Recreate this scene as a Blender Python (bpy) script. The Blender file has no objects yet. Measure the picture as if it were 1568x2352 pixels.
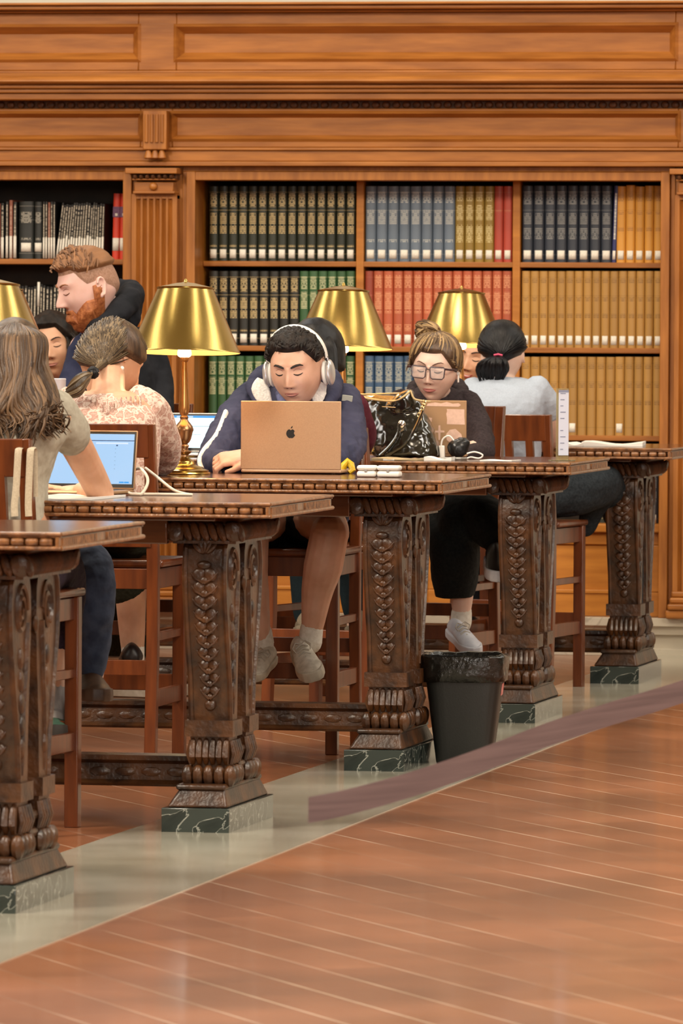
import bpy, bmesh, math, random
from math import sin, cos, pi, radians as R, atan2, sqrt, exp
from mathutils import Vector, Matrix, noise
from mathutils.bvhtree import BVHTree
rnd = random.Random(7)
sc = bpy.context.scene
col = sc.collection

# ------------------------------------------------------------------ camera
F, PITCH, YAW, ROLL = 15533.0, .0301, .1909, .0053
CAM = Vector((3.5208, 0, 1.3887))
_f = Vector((-sin(YAW)*cos(PITCH), cos(YAW)*cos(PITCH), -sin(PITCH)))
_r = Vector((cos(YAW), sin(YAW), 0))
_d = -(_r.cross(_f))
EX = _r*cos(ROLL) - _d*sin(ROLL)
EY = _r*sin(ROLL) + _d*cos(ROLL)
cd = bpy.data.cameras.new('camera')
cam = bpy.data.objects.new('camera', cd); col.objects.link(cam)
m = Matrix.Identity(4)
for k in range(3):
    m[k][0] = EX[k]; m[k][1] = -EY[k]; m[k][2] = -_f[k]; m[k][3] = CAM[k]
cam.matrix_world = m
cd.sensor_fit = 'VERTICAL'; cd.sensor_height = 24.0
cd.lens = F/2352*24.0
cd.clip_end = 200; cd.clip_start = .1
cd.dof.use_dof = True; cd.dof.focus_distance = 20.6; cd.dof.aperture_fstop = 9.0
sc.camera = cam

def at(px, py, Y):
    """point on the depth plane Y (metres from the camera along the room) seen at a pixel"""
    d = _f*F + EX*(px-784) + EY*(py-1176)
    return CAM + d*((Y-CAM.y)/d.y)
def ppm(Y):
    return (F/((Vector((0, Y, 1))-CAM).dot(_f)))

# ------------------------------------------------------------------ render look, world, lights
sc.view_settings.view_transform = 'Standard'; sc.view_settings.look = 'None'
sc.view_settings.gamma = 1; sc.view_settings.exposure = 0.05
sc.view_settings.use_curve_mapping = False
sc.cycles.use_denoising = True
sc.cycles.max_bounces = 6; sc.cycles.diffuse_bounces = 3; sc.cycles.glossy_bounces = 3
sc.cycles.transmission_bounces = 4; sc.cycles.transparent_max_bounces = 6
sc.cycles.caustics_reflective = False; sc.cycles.caustics_refractive = False
sc.cycles.sample_clamp_indirect = 6
w = bpy.data.worlds.new('world'); sc.world = w; w.use_nodes = True
def build_world():
    """the hall around the tables: dim coffered ceiling, tall bright windows high on both long sides"""
    nt = w.node_tree; bg = nt.nodes['Background']
    tc = nt.nodes.new('ShaderNodeTexCoord'); sp = nt.nodes.new('ShaderNodeSeparateXYZ'); nt.links.new(tc.outputs['Generated'], sp.inputs[0])
    def mth(op, a, b_=None):
        n = nt.nodes.new('ShaderNodeMath'); n.operation = op
        for i, q in enumerate((a, b_)):
            if q is None: continue
            if isinstance(q, (int, float)): n.inputs[i].default_value = q
            else: nt.links.new(q, n.inputs[i])
        return n.outputs[0]
    x, y, z = sp.outputs
    az = mth('ARCTAN2', x, y); el_ = mth('ARCSINE', z)
    win = mth('MULTIPLY', mth('GREATER_THAN', mth('SINE', mth('MULTIPLY', az, 7)), .72), mth('GREATER_THAN', mth('ABSOLUTE', x), .34))
    win = mth('MULTIPLY', win, mth('LESS_THAN', mth('ABSOLUTE', mth('SUBTRACT', el_, R(46))), R(21)))
    up = mth('GREATER_THAN', z, .0)
    ramp = nt.nodes.new('ShaderNodeValToRGB'); e = ramp.color_ramp.elements
    e[0].position = .0; e[0].color = (.12, .065, .03, 1); e[1].position = 1; e[1].color = (.40, .29, .17, 1)
    q = e.new(.5); q.color = (.20, .12, .062, 1); q = e.new(.62); q.color = (.24, .15, .08, 1); q = e.new(.85); q.color = (.30, .21, .12, 1)
    nt.links.new(mth('ADD', mth('MULTIPLY', z, .5), .5), ramp.inputs[0])
    mx = nt.nodes.new('ShaderNodeMix'); mx.data_type = 'RGBA'
    nt.links.new(win, mx.inputs[0]); nt.links.new(ramp.outputs[0], mx.inputs[6]); mx.inputs[7].default_value = (9.5, 9.0, 8.0, 1)
    nt.links.new(mx.outputs[2], bg.inputs[0]); bg.inputs[1].default_value = .86
build_world()

def area(name, loc, target, sx, sy, power, color):
    l = bpy.data.lights.new(name, 'AREA'); l.shape = 'RECTANGLE'; l.size = sx; l.size_y = sy
    l.energy = power; l.color = color
    o = bpy.data.objects.new(name, l); col.objects.link(o); o.location = loc
    o.rotation_euler = (Vector(target)-Vector(loc)).to_track_quat('-Z', 'Y').to_euler()
    return o
# daylight windows on both long sides, an added frontal fill and the warm chandeliers of the hall
area('window_and_fill_light', (-11, 11, 8.0), (-1, 20, 1), 2.2, 6.0, 420, (1.0, .94, .86))
area('window_and_fill_light', (11, 11, 8.0), (-1, 21, 1), 2.2, 6.0, 380, (1.0, .93, .85))
area('window_and_fill_light', (5.5, -3.0, 4.6), (-1.0, 22, 1.0), 4.0, 3.2, 900, (1.0, .93, .84))  # added soft fill behind the camera to brighten faces, not a known window
area('chandelier_light', (-6.0, 10.0, 9.0), (-1.5, 25, 1.2), 2.2, 2.2, 1150, (1.0, .86, .68))
area('chandelier_light', (7.0, 11.0, 8.5), (-1.5, 24, 1.0), 2.2, 2.2, 650, (1.0, .84, .64))
area('chandelier_light', (-1.5, 21.0, 9.0), (-1.5, 21, 0), 2.0, 2.0, 300, (1.0, .84, .64))
area('bright_window', (-4.2, 31.5, 9.5), (0, 12, 0), 2.2, 6.0, 420, (.80, .90, 1.0))

# ------------------------------------------------------------------ materials
MATS = {}
def lin(c):
    return tuple(((x/255)/12.92 if x/255 <= .04045 else ((x/255+.055)/1.055)**2.4) for x in c)
def newmat(name):
    mt = bpy.data.materials.new(name); mt.use_nodes = True
    nt = mt.node_tree; b = nt.nodes['Principled BSDF']
    return mt, nt, b
def N(nt, t, **kw):
    n = nt.nodes.new(t)
    for k, v in kw.items(): setattr(n, k, v)
    return n
def setv(b, base=None, rough=.5, metal=0, spec=.5, coat=0, sheen=0, emis=None, es=0, trans=0, sss=0, alpha=1, aniso=0):
    if base is not None: b.inputs['Base Color'].default_value = (*base, 1)
    b.inputs['Roughness'].default_value = rough; b.inputs['Metallic'].default_value = metal
    b.inputs['Specular IOR Level'].default_value = spec; b.inputs['Coat Weight'].default_value = coat
    b.inputs['Coat Roughness'].default_value = .12
    b.inputs['Sheen Weight'].default_value = sheen; b.inputs['Transmission Weight'].default_value = trans
    b.inputs['Subsurface Weight'].default_value = sss
    b.inputs['Alpha'].default_value = alpha; b.inputs['Anisotropic'].default_value = aniso
    if emis is not None:
        b.inputs['Emission Color'].default_value = (*emis, 1); b.inputs['Emission Strength'].default_value = es
def mat(name, c1, c2=None, scale=30, stretch=(1, 1, 1), rough=.5, metal=0, bump=0, bscale=None, detail=4, contrast=(.35, .65), coord='Object', dist=.002, **kw):
    """two-tone noise material"""
    if name in MATS: return MATS[name]
    mt, nt, b = newmat(name)
    setv(b, c1, rough, metal, **kw)
    tc = N(nt, 'ShaderNodeTexCoord'); mp = N(nt, 'ShaderNodeMapping')
    mp.inputs['Scale'].default_value = stretch
    nt.links.new(tc.outputs[coord], mp.inputs[0])
    if c2 is not None:
        no = N(nt, 'ShaderNodeTexNoise'); no.inputs['Scale'].default_value = scale; no.inputs['Detail'].default_value = detail
        nt.links.new(mp.outputs[0], no.inputs['Vector'])
        cr = N(nt, 'ShaderNodeValToRGB')
        cr.color_ramp.elements[0].position = contrast[0]; cr.color_ramp.elements[1].position = contrast[1]
        cr.color_ramp.elements[0].color = (*c1, 1); cr.color_ramp.elements[1].color = (*c2, 1)
        nt.links.new(no.outputs['Fac'], cr.inputs[0]); nt.links.new(cr.outputs[0], b.inputs['Base Color'])
    if bump:
        nb = N(nt, 'ShaderNodeTexNoise'); nb.inputs['Scale'].default_value = bscale or scale; nb.inputs['Detail'].default_value = 3
        nt.links.new(mp.outputs[0], nb.inputs['Vector'])
        bp = N(nt, 'ShaderNodeBump'); bp.inputs['Strength'].default_value = bump; bp.inputs['Distance'].default_value = dist
        nt.links.new(nb.outputs['Fac'], bp.inputs['Height']); nt.links.new(bp.outputs[0], b.inputs['Normal'])
    MATS[name] = mt
    return mt
def wood(name, c1, c2, axis='X', rough=.4, scale=9, coat=0, spec=.5, bump=.12):
    st = {'X': (.12, 1, 1), 'Y': (1, .12, 1), 'Z': (1, 1, .12)}[axis]
    return mat(name, c1, c2, scale=scale*4, stretch=st, rough=rough, coat=coat, spec=spec, bump=bump, bscale=scale*14, contrast=(.3, .72), detail=5)
OAK1, OAK2 = (.265, .088, .014), (.44, .165, .030)
oakX = wood('honey_oak_horizontal', OAK1, OAK2, 'X', rough=.38)
oakZ = wood('honey_oak_vertical', OAK1, OAK2, 'Z', rough=.38)
oakB = wood('orange_oak_panel', (.38, .130, .016), (.52, .200, .028), 'X', rough=.4)
oakC = mat('carved_oak_shadow', (.06, .022, .007), (.15, .055, .016), scale=60, rough=.5, bump=.5, bscale=70)  # oak darkened so the shadow below the cornice sits in its colour
oakD = mat('dark_oak_back', (.016, .009, .004), (.03, .016, .007), scale=20, rough=.6)  # near-black tone for the bookcase back and top panels
tabX = wood('dark_walnut_top', (.055, .017, .005), (.115, .038, .011), 'X', rough=.16, coat=.5)
tabE = mat('worn_carved_edge', (.10, .038, .013), (.30, .13, .048), scale=45, rough=.3, bump=.5, bscale=160, coat=.3)
tabL = mat('carved_walnut', (.019, .0068, .0022), (.090, .033, .009), scale=14, rough=.4, bump=.6, bscale=70, dist=.004, coat=.1)
stoolM = wood('reddish_cherry', (.075, .017, .004), (.155, .038, .008), 'Z', rough=.3, coat=.25, bump=.05)
brass = mat('brushed_brass', (.38, .255, .075), (.48, .33, .105), scale=3, rough=.22, metal=1, aniso=.5, bump=.03, bscale=300)
brassD = mat('aged_bronze', (.30, .16, .075), (.42, .25, .12), scale=30, rough=.3, metal=.9)
brassI = mat('gilt_shade_lining', (.86, .60, .28), None, rough=.45, metal=.3, emis=(1, .62, .12), es=.0)
bulbM = mat('lit_bulb', (1, .95, .85), None, emis=(1, .84, .56), es=14)
labelM = mat('paper_label', (.80, .76, .66), (.62, .58, .5), scale=240, rough=.7, contrast=(.45, .75))
white = mat('white_plastic', (.84, .80, .74), None, rough=.35)
paperM = mat('white_paper', (.86, .84, .80), (.80, .78, .74), scale=6, rough=.7)
blackM = mat('black_plastic', (.012, .012, .013), None, rough=.4)
def marble(name, c1, c2, vein, scale=6, rough=.12):
    mt, nt, b = newmat(name); setv(b, c1, rough, coat=.3)
    tc = N(nt, 'ShaderNodeTexCoord'); no = N(nt, 'ShaderNodeTexNoise')
    no.inputs['Scale'].default_value = scale; no.inputs['Detail'].default_value = 8; no.inputs['Distortion'].default_value = 1.6
    nt.links.new(tc.outputs['Object'], no.inputs['Vector'])
    cr = N(nt, 'ShaderNodeValToRGB'); e = cr.color_ramp.elements
    e[0].position = .3; e[0].color = (*c1, 1); e[1].position = .7; e[1].color = (*c2, 1)
    a = e.new(.488); a.color = (*[(x+y)/2 for x, y in zip(c1, c2)], 1)
    a = e.new(.50); a.color = (*vein, 1); a = e.new(.515); a.color = (*c2, 1)
    nt.links.new(no.outputs['Fac'], cr.inputs[0]); nt.links.new(cr.outputs[0], b.inputs['Base Color'])
    MATS[name] = mt; return mt
marbD = marble('dark_green_marble', (.012, .018, .017), (.035, .045, .040), (.33, .34, .30), 9)
marbW = marble('cream_marble', (.50, .44, .34), (.60, .54, .43), (.40, .34, .26), 2.5, .3)

# ------------------------------------------------------------------ mesh builder
class MB:
    def __init__(s): s.v = []; s.f = []; s.uv = {}
    def add(s, vs, fs):
        o = len(s.v); s.v += [tuple(v) for v in vs]; s.f += [tuple(i+o for i in f) for f in fs]; return s
    def box(s, x0, x1, y0, y1, z0, z1, M=None):
        vs = [Vector((x, y, z)) for z in (z0, z1) for y in (y0, y1) for x in (x0, x1)]
        if M is not None: vs = [M @ v for v in vs]
        return s.add(vs, [(0, 2, 3, 1), (4, 5, 7, 6), (0, 1, 5, 4), (2, 6, 7, 3), (0, 4, 6, 2), (1, 3, 7, 5)])
    def frus(s, r0, z0, r1, z1):
        """r = (x0,x1,y0,y1) rectangles at two heights"""
        a = [(x, y, z0) for y in r0[2:] for x in r0[:2]] + [(x, y, z1) for y in r1[2:] for x in r1[:2]]
        return s.add(a, [(0, 2, 3, 1), (4, 5, 7, 6), (0, 1, 5, 4), (2, 6, 7, 3), (0, 4, 6, 2), (1, 3, 7, 5)])
    def rings(s, rings, cap=True, closed=True):
        n = len(rings[0]); o = len(s.v)
        for r in rings: s.v += [tuple(p) for p in r]
        for i in range(len(rings)-1):
            for j in range(n if closed else n-1):
                k = (j+1) % n
                s.f.append((o+i*n+j, o+i*n+k, o+(i+1)*n+k, o+(i+1)*n+j))
        if cap and closed:
            s.f.append(tuple(o+j for j in reversed(range(n)))); s.f.append(tuple(o+(len(rings)-1)*n+j for j in range(n)))
        return s
    def tube(s, pts, rad, n=8, cap=True, flat=1.0, up=None):
        pts = [Vector(p) for p in pts]
        if not hasattr(rad, '__len__'): rad = [rad]*len(pts)
        rg = []; prev = None
        for i, p in enumerate(pts):
            t = (pts[min(i+1, len(pts)-1)]-pts[max(i-1, 0)])
            if t.length < 1e-9: t = Vector((0, 0, 1))
            t.normalize()
            if prev is None:
                a = Vector(up) if up else (Vector((0, 0, 1)) if abs(t.z) < .9 else Vector((0, 1, 0)))
            else: a = prev
            a = (a - t*a.dot(t))
            if a.length < 1e-6: a = t.orthogonal()
            a.normalize(); prev = a
            b = t.cross(a)
            rg.append([p + a*(cos(2*pi*j/n)*rad[i]*flat) + b*(sin(2*pi*j/n)*rad[i]) for j in range(n)])
        return s.rings(rg, cap)
    def lathe(s, prof, c=(0, 0, 0), n=32, M=None, cap=True):
        rg = []
        for r, z in prof:
            ring = [Vector((r*cos(2*pi*j/n), r*sin(2*pi*j/n), z)) for j in range(n)]
            if M is not None: ring = [M @ v for v in ring]
            rg.append([v+Vector(c) for v in ring])
        return s.rings(rg, cap)
    def ball(s, c, r, n=16, m=10, M=None):
        if not hasattr(r, '__len__'): r = (r, r, r)
        rg = []
        for i in range(m+1):
            a = -pi/2 + pi*(i+.02)/(m+.04)
            ring = [Vector((r[0]*cos(a)*cos(2*pi*j/n), r[1]*cos(a)*sin(2*pi*j/n), r[2]*sin(a))) for j in range(n)]
            if M is not None: ring = [M @ v for v in ring]
            rg.append([v+Vector(c) for v in ring])
        return s.rings(rg)
    def prism(s, poly, a0, a1, axis='x'):
        """poly in the two other axes, extruded"""
        def P(u, v, a): return (a, u, v) if axis == 'x' else ((u, a, v) if axis == 'y' else (u, v, a))
        n = len(poly)
        vs = [P(u, v, a0) for u, v in poly] + [P(u, v, a1) for u, v in poly]
        fs = [(i, (i+1) % n, n+(i+1) % n, n+i) for i in range(n)] + [tuple(reversed(range(n))), tuple(range(n, 2*n))]
        return s.add(vs, fs)
    def loft(s, secs, n=28, p=2.0, cap=True):
        """secs: (centre, rx, ry [,front, squash]) horizontal superellipse sections"""
        rg = []
        for c, rx, ry in secs:
            c = Vector(c); ring = []
            for j in range(n):
                a = 2*pi*j/n
                ca, sa = cos(a), sin(a)
                ring.append(c+Vector((rx*abs(ca)**(2/p)*(1 if ca >= 0 else -1), ry*abs(sa)**(2/p)*(1 if sa >= 0 else -1), 0)))
            rg.append(ring)
        return s.rings(rg, cap)
    def xf(s, M):
        s.v = [tuple(M @ Vector(v)) for v in s.v]; return s
    def build(s, name, mt, parent=None, smooth=True, mods=(), angle=35):
        me = bpy.data.meshes.new(name); me.from_pydata(s.v, [], s.f); me.update()
        bm = bmesh.new(); bm.from_mesh(me); bmesh.ops.recalc_face_normals(bm, faces=bm.faces)
        if smooth:
            for f in bm.faces: f.smooth = True
            la = R(angle)
            for e in bm.edges:
                if len(e.link_faces) == 2 and e.calc_face_angle(0) > la: e.smooth = False
        bm.to_mesh(me); bm.free()
        o = bpy.data.objects.new(name, me); col.objects.link(o)
        me.materials.append(mt)
        if parent: o.parent = parent
        for k in mods: k(o)
        return o
def bevel(w=.003, seg=2):
    def f(o):
        b = o.modifiers.new('bevel', 'BEVEL'); b.width = w; b.segments = seg; b.limit_method = 'ANGLE'
    return f
def remesh(vs=.005, smooth=3):
    def f(o):
        r = o.modifiers.new('remesh', 'REMESH'); r.mode = 'VOXEL'; r.voxel_size = vs; r.use_smooth_shade = True
        if smooth:
            k = o.modifiers.new('smooth', 'SMOOTH'); k.factor = .5; k.iterations = smooth
    return f
def wrinkle(strength=.008, size=.06, kind='CLOUDS'):
    def f(o):
        t = bpy.data.textures.new('folds', kind); t.noise_scale = size
        d = o.modifiers.new('folds', 'DISPLACE'); d.texture = t; d.strength = strength; d.mid_level = .5; d.texture_coords = 'GLOBAL'
    return f
def subsurf(n=1):
    def f(o):
        k = o.modifiers.new('sub', 'SUBSURF'); k.levels = n; k.render_levels = n
    return f
def solid(t=.004):
    def f(o):
        k = o.modifiers.new('thick', 'SOLIDIFY'); k.thickness = t
    return f
def tag(o, label=None, cat=None, group=None, kind=None):
    if label: o['label'] = label
    if cat: o['category'] = cat
    if group: o['group'] = group
    if kind: o['kind'] = kind
    return o
def empty(name, loc=(0, 0, 0), rz=0, label=None, cat=None, group=None):
    o = bpy.data.objects.new(name, None); col.objects.link(o); o.location = loc; o.rotation_euler = (0, 0, rz)
    o.empty_display_size = .05
    return tag(o, label, cat, group)
def copy_tree(o, parent=None):
    c = o.copy(); col.objects.link(c); c.parent = parent
    for ch in list(o.children): copy_tree(ch, c)
    return c
def sm(t): t = max(0, min(1, t)); return t*t*(3-2*t)
def curve_pts(cps, n=14):
    out = []
    for i in range(len(cps)-1):
        p0 = cps[max(i-1, 0)]; p1 = cps[i]; p2 = cps[i+1]; p3 = cps[min(i+2, len(cps)-1)]
        m_ = max(2, n//(len(cps)-1))
        for k in range(m_):
            t = k/m_; t2 = t*t; t3 = t2*t
            out.append(.5*((2*p1)+(-p0+p2)*t+(2*p0-5*p1+4*p2-p3)*t2+(-p0+3*p1-3*p2+p3)*t3))
    out.append(cps[-1]); return out

def hairmat(name, c1, c2, c3=None, rough=.4):
    """each lock has its own tone between the darkest and the lightest"""
    if name in MATS: return MATS[name]
    mt, nt, b = newmat(name); setv(b, c1, rough, spec=.4)
    b.inputs['Specular IOR Level'].default_value = .3; g = N(nt, 'ShaderNodeNewGeometry'); cr = N(nt, 'ShaderNodeValToRGB'); e = cr.color_ramp.elements
    e[0].position = 0; e[0].color = (*c1, 1); e[1].position = 1; e[1].color = (*c2, 1)
    q = e.new(.6); q.color = (*[(x*1.6+y)/2.6 for x, y in zip(c1, c2)], 1)
    nt.links.new(g.outputs['Random Per Island'], cr.inputs[0]); nt.links.new(cr.outputs[0], b.inputs['Base Color'])
    tc = N(nt, 'ShaderNodeTexCoord'); nb = N(nt, 'ShaderNodeTexNoise'); nb.inputs['Scale'].default_value = 190; nt.links.new(tc.outputs['Object'], nb.inputs['Vector'])
    bp = N(nt, 'ShaderNodeBump'); bp.inputs['Strength'].default_value = .4; bp.inputs['Distance'].default_value = .002
    nt.links.new(nb.outputs['Fac'], bp.inputs['Height']); nt.links.new(bp.outputs[0], b.inputs['Normal'])
    MATS[name] = mt; return mt
# ------------------------------------------------------------------ the setting
YW = 26.886
H = .88; TW = .852
TY = [14.852, 17.302, 19.752, 22.202, 24.652]
TX = [.006, -.0125, .006, .002, -.010]

def floor_mat():
    mt, nt, b = newmat('terracotta_quarry_tile'); setv(b, (.4, .15, .07), .3, coat=.35)
    b.inputs['Coat Roughness'].default_value = .10
    tc = N(nt, 'ShaderNodeTexCoord'); mp = N(nt, 'ShaderNodeMapping'); mp.inputs['Rotation'].default_value = (0, 0, R(59))
    nt.links.new(tc.outputs['Object'], mp.inputs[0])
    br = N(nt, 'ShaderNodeTexBrick'); br.offset = .5; br.squash = 1
    br.inputs['Scale'].default_value = 1; br.inputs['Mortar Size'].default_value = .004
    br.inputs['Brick Width'].default_value = .48; br.inputs['Row Height'].default_value = .16
    br.inputs['Mortar Smooth'].default_value = .3
    br.inputs['Color1'].default_value = (.27, .100, .042, 1); br.inputs['Color2'].default_value = (.35, .135, .060, 1)
    br.inputs['Mortar'].default_value = (.30, .125, .06, 1)
    nt.links.new(mp.outputs[0], br.inputs['Vector'])
    no = N(nt, 'ShaderNodeTexNoise'); no.inputs['Scale'].default_value = 1.3; no.inputs['Detail'].default_value = 5
    nt.links.new(tc.outputs['Object'], no.inputs['Vector'])
    mx = N(nt, 'ShaderNodeMix', data_type='RGBA', blend_type='MULTIPLY')
    mx.inputs[0].default_value = .8
    cr = N(nt, 'ShaderNodeValToRGB'); cr.color_ramp.elements[0].position = .36; cr.color_ramp.elements[1].position = .66
    cr.color_ramp.elements[0].color = (.50, .46, .38, 1); cr.color_ramp.elements[1].color = (1.05, 1.05, 1.1, 1)
    nt.links.new(no.outputs['Fac'], cr.inputs[0])
    sx = N(nt, 'ShaderNodeSeparateXYZ'); nt.links.new(mp.outputs[0], sx.inputs[0])
    def mth(op, a, b_):
        n = N(nt, 'ShaderNodeMath', operation=op)
        for i, q in enumerate((a, b_)):
            if isinstance(q, (int, float)): n.inputs[i].default_value = q
            else: nt.links.new(q, n.inputs[i])
        return n.outputs[0]
    fr = mth('FRACT', mth('DIVIDE', sx.outputs[1], .16), 0)
    ln = mth('LESS_THAN', fr, .04)
    n4 = N(nt, 'ShaderNodeTexNoise'); n4.inputs['Scale'].default_value = 1.1; nt.links.new(mp.outputs[0], n4.inputs['Vector'])
    ln = mth('MULTIPLY', ln, mth('MAXIMUM', mth('MULTIPLY', mth('SUBTRACT', n4.outputs['Fac'], .42), 3.4), .06))
    m5 = N(nt, 'ShaderNodeMix', data_type='RGBA'); nt.links.new(ln, m5.inputs[0]); nt.links.new(br.outputs['Color'], m5.inputs[6]); m5.inputs[7].default_value = (.82, .62, .46, 1)
    nt.links.new(m5.outputs[2], mx.inputs[6]); nt.links.new(cr.outputs[0], mx.inputs[7])
    nt.links.new(mx.outputs[2], b.inputs['Base Color'])
    n2 = N(nt, 'ShaderNodeTexNoise'); n2.inputs['Scale'].default_value = 5; n2.inputs['Detail'].default_value = 2
    nt.links.new(tc.outputs['Object'], n2.inputs['Vector'])
    mt2 = N(nt, 'ShaderNodeMath', operation='MULTIPLY_ADD'); mt2.inputs[1].default_value = .15; 
    nt.links.new(n2.outputs['Fac'], mt2.inputs[0]); nt.links.new(br.outputs['Fac'], mt2.inputs[2])
    mt2.use_clamp = False
    bp = N(nt, 'ShaderNodeBump'); bp.inputs['Strength'].default_value = .12; bp.inputs['Distance'].default_value = .004; bp.invert = True
    nt.links.new(mt2.outputs[0], bp.inputs['Height']); nt.links.new(bp.outputs[0], b.inputs['Normal'])
    return mt
fl = MB(); fl.box(-14, 12, -3, YW+.4, -.05, 0)
tag(fl.build('floor', floor_mat(), smooth=False), kind='structure')
bandm = mat('grey_marble_band', (.36, .33, .25), (.52, .49, .40), scale=2.2, rough=.16, coat=.4, bump=.04, bscale=4)
b = MB()
p0 = at(165, 1953, 14.5); 
b.box(-.43, .11, -3, YW, 0, .0025)
tag(b.build('floor_marble_band', bandm, smooth=False), 'pale grey polished marble strip in the floor running past the table ends', 'floor', kind='structure')

# wall far behind above the bookcases
b = MB(); b.box(-14, 12, YW+2.4, YW+2.6, 0, 9)
tag(b.build('wall_back', mat('cream_plaster', (.62, .58, .48), (.70, .66, .56), scale=2, rough=.8), smooth=False), kind='structure')
# marble plinth under the bookcases
zt = at(1450, 1419, YW-.06).z; zl = at(1450, 1437, YW-.03).z
b = MB(); b.box(-9, 4, YW-.02, YW+.3, .0, zl-.01); b.box(-9, 4, YW-.07, YW+.3, zl, zt); b.box(-9, 4, YW-.045, YW+.3, zl-.035, zl)
for k in range(12): b.box(-8.6+k*1.05, -8.597+k*1.05, YW-.0215, YW, 0, zl-.04)
b.box(-9, 4, YW-.034, YW, .0, .03)
tag(b.build('baseboard_back', marbW, mods=[bevel(.008)]), kind='structure')

def zz(py, px=784, Y=YW): return at(px, py, Y).z
def xx(px, py=600, Y=YW): return at(px, py, Y).x
XL, XR = -8.0, 1.6
# entablature: horizontal stack of mouldings (front faces stand out from the wall plane by d)
def stack(rows, x0=XL, x1=XR):
    b = MB()
    for (ya, yb, d) in rows:
        b.box(x0, x1, YW-d, YW+.5, zz(yb), zz(ya))
    return b
cor = stack([(8, 14, .16), (14, 24, .14), (24, 30, .10), (163, 170, .09)])
# cushion ledge
prof = [(YW+.4, zz(196)), (YW-.20, zz(196)), (YW-.215, zz(190)), (YW-.20, zz(180)), (YW-.15, zz(172)), (YW-.10, zz(168)), (YW+.4, zz(168))]
cor.prism(prof, XL, XR, 'x')
cor.box(XL, XR, YW-.18, YW+.4, zz(206), zz(196)); cor.box(XL, XR, YW-.165, YW+.4, zz(216), zz(206)); cor.box(XL, XR, YW-.15, YW+.4, zz(232), zz(216))
t1 = cor.build('trim_1', oakX, mods=[bevel(.006)]); tag(t1, 'honey oak cornice mouldings running above the bookcases', kind='structure')
# carved shadow band
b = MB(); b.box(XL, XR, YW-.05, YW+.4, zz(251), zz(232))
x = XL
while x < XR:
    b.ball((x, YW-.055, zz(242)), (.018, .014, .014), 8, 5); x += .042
tag(b.build('trim_2', oakC), 'shade-darkened carved leaf moulding under the cornice ledge', kind='structure')

def framed(x0, x1, z0, z1, depth_frame, depth_panel, border, name, parent, m1=None, m2=None):
    """sunk panel with a bevelled border"""
    b = MB(); y0 = YW-depth_frame; y1 = YW-depth_panel; w_ = border
    o = [(x0, z0), (x1, z0), (x1, z1), (x0, z1)]; i = [(x0+w_, z0+w_), (x1-w_, z0+w_), (x1-w_, z1-w_), (x0+w_, z1-w_)]
    q = [(x0-.012, z0-.012), (x1+.012, z0-.012), (x1+.012, z1+.012), (x0-.012, z1+.012)]
    vs = [(a, y0, c) for a, c in q] + [(a, y0-.008, c) for a, c in o] + [(a, y1, c) for a, c in i]
    fs = []
    for s_ in (0, 4):
        for k in range(4): fs.append((s_+k, s_+(k+1) % 4, s_+4+(k+1) % 4, s_+4+k))
    fs.append((8, 9, 10, 11)); b.add(vs, fs)
    return b.build(name, m1 or oakX, parent, smooth=False)
# upper frieze boards with two sunk panels
fr = MB()
def frame_with_holes(b, holes, ya, yb, d):
    """board between two heights with rectangular sunk holes (x0,x1,y0,y1 px)"""
    xs = XL
    for (hx0, hx1, hy0, hy1) in holes:
        b.box(xs, hx0, YW-d, YW+.3, zz(yb), zz(ya))
        b.box(hx0, hx1, YW-d, YW+.3, zz(hy0), zz(ya)); b.box(hx0, hx1, YW-d, YW+.3, zz(yb), zz(hy1))
        xs = hx1
    b.box(xs, XR, YW-d, YW+.3, zz(yb), zz(ya))
hu = [(XL+.5, xx(327, 100), 62, 137), (xx(414, 100), xx(1557, 100), 62, 137)]
hl = [(XL+.5, xx(330, 290), 262, 320), (xx(403, 290), xx(1562, 290), 262, 320)]
frame_with_holes(fr, hu, 30, 163, .075)
frame_with_holes(fr, hl, 250, 340, .06)
fr.box(XL, XR, YW-.075, YW+.3, zz(347), zz(340)); fr.box(XL, XR, YW-.065, YW+.3, zz(372), zz(347)); fr.box(XL, XR, YW-.085, YW+.3, zz(383), zz(372))
t3 = fr.build('trim_3', oakX, mods=[bevel(.004)]); tag(t3, 'honey oak frieze boards above the bookcases', kind='structure')
for (h_, br_) in ((hu, .028), (hl, .016)):
    for (x0, x1, ya, yb) in h_:
        framed(x0, x1, zz(yb), zz(ya), .075 if h_ is hu else .06, .045 if h_ is hu else .035, br_, 'sunk_panel', t3)

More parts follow.
